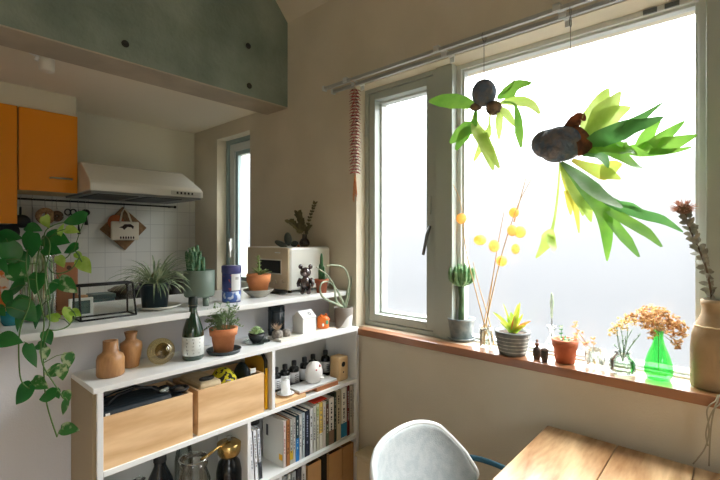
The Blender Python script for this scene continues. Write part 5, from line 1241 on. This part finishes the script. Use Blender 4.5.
# ================================================================ HANGING STAGHORN FERNS
f_lime = M('fern_pale_lime', (180, 206, 100), .5, c2=(200, 220, 130), scale=14, trl=.42)
f_green = M('fern_mid_green', (136, 190, 76), .45, c2=(108, 168, 64), scale=10, trl=.38)
f_dark = M('fern_deep_green', (96, 156, 84), .45, c2=(120, 176, 98), scale=10, trl=.36)
f_yel = M('fern_yellowing', (206, 196, 90), .5, c2=(186, 204, 96), scale=14, trl=.36)
wire = M('dark_hanging_wire', (70, 72, 70), .4, metal=.6)
def frond(t, o, x, strips, m, dx=0, name='frond'):
    """strips: list of (pixel path, widths px); bent away from the window plane for real depth"""
    b = MB()
    for si, (pts, wds) in enumerate(strips):
        n_ = len(pts)
        pp = smooth([px(u, v, x+dx*((i/(n_-1))**1.3)) for i, (u, v) in enumerate(pts)], 4)
        k_ = pp[0].dot(Fv)/FPX; m_ = len(pp); ww = []
        for i in range(m_):
            q = i/(m_-1)*(len(wds)-1); i0 = min(int(q), len(wds)-2); ww.append(k_*.66*(wds[i0]+(wds[i0+1]-wds[i0])*(q-i0)))
        pp = [p+Fv*(.0008*si) for p in pp]
        b.ribbon(pp, ww, -Fv+Rv*.15+Vector((0, 0, .12)), .12)
    return b.build(name, m, t, org=o)
hazy_root = M('hazy_root_ball', (84, 100, 118), .9, c2=(112, 108, 110), scale=30, bump=1, bscale=60)  # bluish window haze over the root balls is mixed into their colour
xf = 1.520
c_ = px(484, 93, xf); k_ = c_.dot(Fv)/FPX; rz_top = RZ-.010
t = thing('hanging_fern', 'smaller hanging staghorn fern, nearest the left casement window', 'fern', c_, group='staghorn ferns hanging from the curtain rail'); o = c_
MB().tube([(c_.x, c_.y, c_.z+.035), (c_.x, c_.y, rz_top)], .0012, 5).tube(ring((c_.x, c_.y, rz_top), .017, .01), .0012, 5, cap=False).build('wire', wire, t, org=o)
MB().ell(c_, (12.5*k_, 12*k_, 13.5*k_), 20, 14).build('root_ball', hazy_root, t, org=o)
MB().ell(px(494, 108, xf), (8*k_, 8*k_, 7*k_), 14, 10).ell(px(476, 107, xf), (6*k_, 6*k_, 4*k_), 14, 10).build('shield_fronds', M('brown_shield_frond', (140, 112, 88), .85, c2=(90, 76, 66), scale=40, trl=.2), t, org=o)
frond(t, o, xf, [([(476, 107), (462, 103), (445, 101), (429, 101)], [4, 11, 14, 11, 2])], f_green, -.03)
frond(t, o, xf, [([(476, 108), (474, 123), (462, 132), (450, 143)], [2, 3, 11, 9, 2]), ([(474, 124), (464, 135), (456, 150)], [3, 9, 2])], f_green, -.05)
frond(t, o, xf, [([(476, 110), (475, 125), (485, 145), (493, 170)], [2, 5, 12, 10, 2]), ([(478, 128), (488, 148), (499, 168)], [4, 9, 2])], f_lime, -.03)
frond(t, o, xf, [([(490, 112), (489, 128), (484, 140), (474, 161)], [1.5, 2, 7, 6, 1.5])], f_lime, .03)
frond(t, o, xf, [([(499, 112), (499, 122), (499, 140)], [3, 7, 6, 1])], f_lime, .04)
frond(t, o, xf, [([(497, 98), (510, 91), (520, 86), (531, 84)], [2, 9, 12, 9, 3]), ([(503, 94), (510, 88), (515, 78)], [2, 1.6, .6])], f_green, -.04)
frond(t, o, xf, [([(500, 103), (514, 101), (530, 104), (540, 114)], [1.5, 7, 9, 7, 2])], f_lime, .04)
frond(t, o, xf, [([(503, 102), (514, 104), (518, 118), (519, 134), (521, 148)], [1.5, 2, 6, 7, 1])], f_green, -.03)
frond(t, o, xf, [([(501, 108), (508, 116), (516, 127)], [3, 8, 6, 1])], f_lime, .05)
xg = 1.520
c_ = px(557, 143.5, xg); k_ = c_.dot(Fv)/FPX
t = thing('hanging_fern', 'larger hanging staghorn fern with long forked fronds in the middle of the big window', 'fern', c_, group='staghorn ferns hanging from the curtain rail'); o = c_
wt = px(570.5, 120, xg)
b = MB().tube([wt, (wt.x, wt.y, rz_top-.06)], .0010, 5)
b.tube(ring((wt.x, wt.y, rz_top-.045), .010, .01, 16, 1.7), .0011, 5, cap=False).tube(ring((wt.x, wt.y, rz_top-.010), .008, .01, 16, 2.2), .0011, 5, cap=False)
b.tube([px(562, 135, xg), wt], .001, 5)
b.build('wire_with_loops', wire, t, org=o)
MB().ell(px(561, 144, xg), (23*k_, 21*k_, 17*k_), 24, 16).ell(px(546, 144, xg), (15*k_, 14*k_, 14*k_), 16, 10).ell(px(556, 152, xg-.02), (17*k_, 14*k_, 10*k_), 16, 10).ell(px(552, 137, xg), (13*k_, 12*k_, 8*k_), 16, 10).build('root_ball', hazy_root, t, org=o)
b = MB()
b.ribbon(smooth([px(563, 130, xg), px(575, 133, xg-.02), px(583, 142, xg-.02), px(584, 155, xg-.01)], 4), [k_*7]*13, -Fv, .3)
b.ribbon(smooth([px(566, 132, xg), px(573, 123, xg-.01), px(580, 117, xg), px(585, 121, xg)], 4), [k_*q for q in (3, 5, 6, 6, 6, 6, 5, 5, 4, 4, 3, 2, 1)], -Fv, .4)
b.build('shield_fronds', M('russet_shield_frond', (150, 92, 58), .85, c2=(96, 66, 50), scale=30, trl=.25), t, org=o, solid=.002)
S0 = (580, 150)
frond(t, o, xg, [([S0, (588, 132), (600, 105), (609, 88)], [4, 14, 20, 12, 1]), ([(585, 140), (600, 116), (612, 104), (621, 91)], [6, 16, 12, 1]), ([(586, 142), (604, 122), (616, 113), (631, 107)], [6, 18, 12, 1])], f_lime, .08)
frond(t, o, xg, [([S0, (598, 140), (625, 130), (645, 124), (664, 117)], [4, 13, 14, 8, 1]), ([(620, 131), (640, 118), (663, 102)], [8, 9, 6, 1]), ([(618, 133), (625, 124), (628, 114)], [10, 6, 1])], f_dark, -.08)
frond(t, o, xg, [([(582, 149), (605, 146), (628, 152), (636, 155)], [3, 13, 14, 8, 1]), ([(600, 146), (620, 156), (635, 166), (646, 170)], [10, 12, 6, .6]), ([(615, 150), (624, 146), (628, 143)], [12, 6, 1])], f_green, -.05)
frond(t, o, xg, [([(620, 150), (640, 150), (665, 146), (680, 141), (697, 135)], [4, 11, 13, 8, 1]), ([(640, 148), (650, 132), (661, 119)], [10, 12, 6, 1]), ([(652, 146), (668, 134), (685, 121)], [10, 10, 6, 1]), ([(650, 151), (672, 151), (692, 147)], [6, 4, 1])], f_green, .02)
frond(t, o, xg, [([(582, 152), (592, 153), (602, 158), (608, 168)], [3, 12, 14, 8, 1])], f_dark, -.04)
frond(t, o, xg, [([(572, 160), (590, 168), (603, 172), (614, 166), (622, 164)], [3, 9, 13, 9, 1]), ([(600, 172), (610, 174), (621, 179)], [12, 9, 1])], f_yel, .06)
B0 = (561, 162)
frond(t, o, xg, [([B0, (568, 182), (575, 205), (579, 233)], [2, 9, 10, 5, 1]), ([(568, 190), (570, 205), (571, 215)], [8, 6, 1])], f_yel, .04)
frond(t, o, xg, [([B0, (573, 180), (584, 202), (591, 222)], [3, 13, 18, 10, 1]), ([(578, 195), (588, 205), (592, 210)], [10, 8, 1]), ([(576, 195), (582, 206), (583, 216)], [10, 8, 1])], f_lime, .0)
frond(t, o, xg, [([B0, (580, 178), (600, 196), (622, 208)], [2, 10, 15, 11, 2])], M('fern_silvery_green', (128, 170, 112), .5, c2=(150, 186, 136), scale=16, trl=.4), -.09)
frond(t, o, xg, [([B0, (582, 186), (600, 208), (606, 232), (607, 261)], [2, 9, 15, 13, 9, 1]), ([(600, 205), (612, 222), (626, 240), (639, 257)], [8, 10, 10, 2]), ([(604, 206), (622, 218), (645, 232), (662, 247)], [8, 10, 10, 2])], f_green, -.05)
frond(t, o, xg, [([(585, 182), (610, 202), (640, 214), (662, 220), (683, 232)], [3, 9, 8, 7, 1]), ([(618, 204), (632, 206), (648, 214)], [5, 5, 1])], f_dark, .05)
frond(t, o, xg, [([(560, 162), (558, 190), (555, 215), (552, 230)], [1.6, 1.8, 2, 2.6]), ([(552, 229), (546, 243), (536, 258)], [2, 13, 6, 1]), ([(551, 234), (552, 246), (553, 252)], [6, 8, 1])], f_lime, -.05)

# ================================================================ RED GARLAND
p0 = px(355, 84, 1.535); k_ = p0.dot(Fv)/FPX
t = thing('chili_garland', 'long red and cream garland with straw tassel hanging from the left end of the rail', 'garland', (p0.x, p0.y, p0.z)); o = p0
zt1, zb1 = px(355, 90, 1.535).z, px(355, 172, 1.535).z
MB().tube([(p0.x, p0.y, RZ-.01), (p0.x, p0.y, zb1)], .0016, 5).tube([(p0.x, p0.y, RZ+.011), (p0.x-.028, p0.y, RZ+.012), (p0.x-.03, p0.y, RZ-.012), (p0.x, p0.y, RZ-.012)], .0014, 5).build('string', M('natural_string', (196, 170, 130), .9), t, org=o)
b, b2 = MB(), MB(); rr = random.Random(91); n_ = 27
for i in range(n_):
    z = zt1+(zb1-zt1)*i/(n_-1)
    for s in range(6):
        a = s*PI/3+i*.35; r_ = 6.2*k_; d = Vector((math.cos(a), math.sin(a), 0))
        q0 = Vector((p0.x, p0.y, z)); (b if s % 2 == 0 else b2).tube([q0+d*.002, q0+d*r_*.55+Vector((0, 0, -.002)), q0+d*r_+Vector((0, 0, -.010))], [.0030, .0026, .0006], 5)
b.build('red_pods', M('dried_red_pod', (150, 24, 18), .4), t, org=o); b2.build('cream_pods', M('dark_red_pod', (90, 22, 18), .5, c2=(160, 96, 74), scale=60), t, org=o)
b = MB()
for k in range(16):
    a = rr.uniform(0, 2*PI); b.tube([(p0.x, p0.y, zb1), (p0.x+.006*math.cos(a), p0.y+.006*math.sin(a), zb1-.05), (p0.x+.011*math.cos(a), p0.y+.011*math.sin(a), zb1-.10-rr.uniform(0, .05))], .0013, 4)
b.build('straw_tassel', M('straw', (212, 150, 84), .85, c2=(190, 110, 60), scale=40), t, org=o)

# ================================================================ TABLE
TZ = .72; tx1_ = px(548, 425, 1.604).x; ty1_ = .520
t = thing('dining_table', 'pale pine plank table pushed close to the wall under the window', 'table', (1.2, -.15, 0)); o = t.location.copy()
y_ = ty1_; k = 0
for wd in (.222, .200, .205, .205, .2, .2):
    pl = MB().box(.80, tx1_, y_-wd+.0015, y_-.0005, TZ-.034, TZ).build('tabletop_plank', tablew, t, org=(1.2-1.7*k, -.15-.9*k, -.37*k), bev=.003)
    pl.location = (-1.7*k, -.9*k, -.37*k)
    y_ -= wd; k += 1
yb_ = y_
MB().box(.86, tx1_-.05, yb_+.05, ty1_-.05, TZ-.10, TZ-.0345).build('apron', tablew, t, org=o)
for x_ in (.90, tx1_-.10):
    for yy_ in (yb_+.08, ty1_-.11):
        MB().box(x_-.025, x_+.025, yy_-.025, yy_+.025, 0, TZ-.0345).build('leg', M('black_steel_leg', (30, 32, 34), .4), t, org=o, bev=.003)

# ================================================================ CHAIR
CO = Vector((1.118, .575, 0)); RZC = math.radians(2)
t = thing('shell_armchair', 'pale grey felt shell chair with dark teal metal tube, at the end of the table', 'chair', CO, rz=RZC)
def shell(s, q):
    """s -1..1 across, q 0..1 from the front of the seat to the top of the back; local metres, facing -y"""
    if q < .5:
        r = q/.5; y = -.22+.36*r; z = .455-.035*math.sin(r*PI*.6)-.01*r; hw = .225+.015*r; lift = .035+.11*r*r
    else:
        r = (q-.5)/.5; y = .14+.085*math.sin(r*PI/2)+.035*r; z = .415+.356*r**.92; hw = .250-.004*r-.01*r*r; lift = .145*(1-r)**1.5
    a = abs(s)
    x = hw*math.sin(s*1.25)/math.sin(1.25)
    wrap = (.02 if q < .5 else .02+.11*((q-.5)/.5)**.5)
    if q >= .5: y -= wrap*a**2.2*1.2*(1-.25*(q-.5)/.5); z -= .09*a**2.6*((q-.5)/.5)**1.5
    z += lift*a**2.4
    return Vector((x, y, z))
ns, nq = 28, 30; vs = []
for j in range(nq+1):
    q = j/nq
    for i in range(ns+1):
        s = -1+2*i/ns
        if q > .86: s *= math.sqrt(max(0, 1-((q-.86)/.14)**2*.5))
        if q < .12: s *= math.sqrt(max(0, 1-((.12-q)/.12)**2*.35))
        vs.append(shell(s, q))
b = MB().add(vs, [(j*(ns+1)+i, j*(ns+1)+i+1, (j+1)*(ns+1)+i+1, (j+1)*(ns+1)+i) for j in range(nq) for i in range(ns)], True)
felt = M('pale_grey_felt', (180, 186, 186), .95, c2=(168, 176, 178), scale=40, bump=.12, bscale=250)
sh = b.build('shell', felt, t, org=(0, 0, 0), solid=.022, sub=1)
rimv = [vs[j*(ns+1)+ns] for j in range(3, nq+1)]+[vs[nq*(ns+1)+i] for i in range(ns-1, -1, -1)]+[vs[j*(ns+1)] for j in range(nq-1, 2, -1)]
MB().tube(rimv, .0085, 8).build('rim_piping', M('white_felt_edge', (226, 230, 228), .9), sh, org=(0, 0, 0))
teal = M('dark_teal_steel', (24, 72, 88), .35, metal=.3)
for s in (-1, 1):
    MB().tube(smooth([Vector((s*.19, .22, .50)), Vector((s*.262, .18, .60)), Vector((s*.275, .06, .625)), Vector((s*.268, -.08, .60)), Vector((s*.225, -.19, .50)), Vector((s*.20, -.20, .42))], 5), .0095, 10).build('arm_tube', teal, t, org=(0, 0, 0))
    for f_ in (-1, 1):
        MB().tube([(s*.12, f_*.10+.0, .40), (s*.22, f_*.20, .0)], .0095, 8).build('leg', teal, t, org=(0, 0, 0))
MB().box(-.13, .13, -.12, .12, .385, .402).build('seat_mount', teal, t, org=(0, 0, 0))
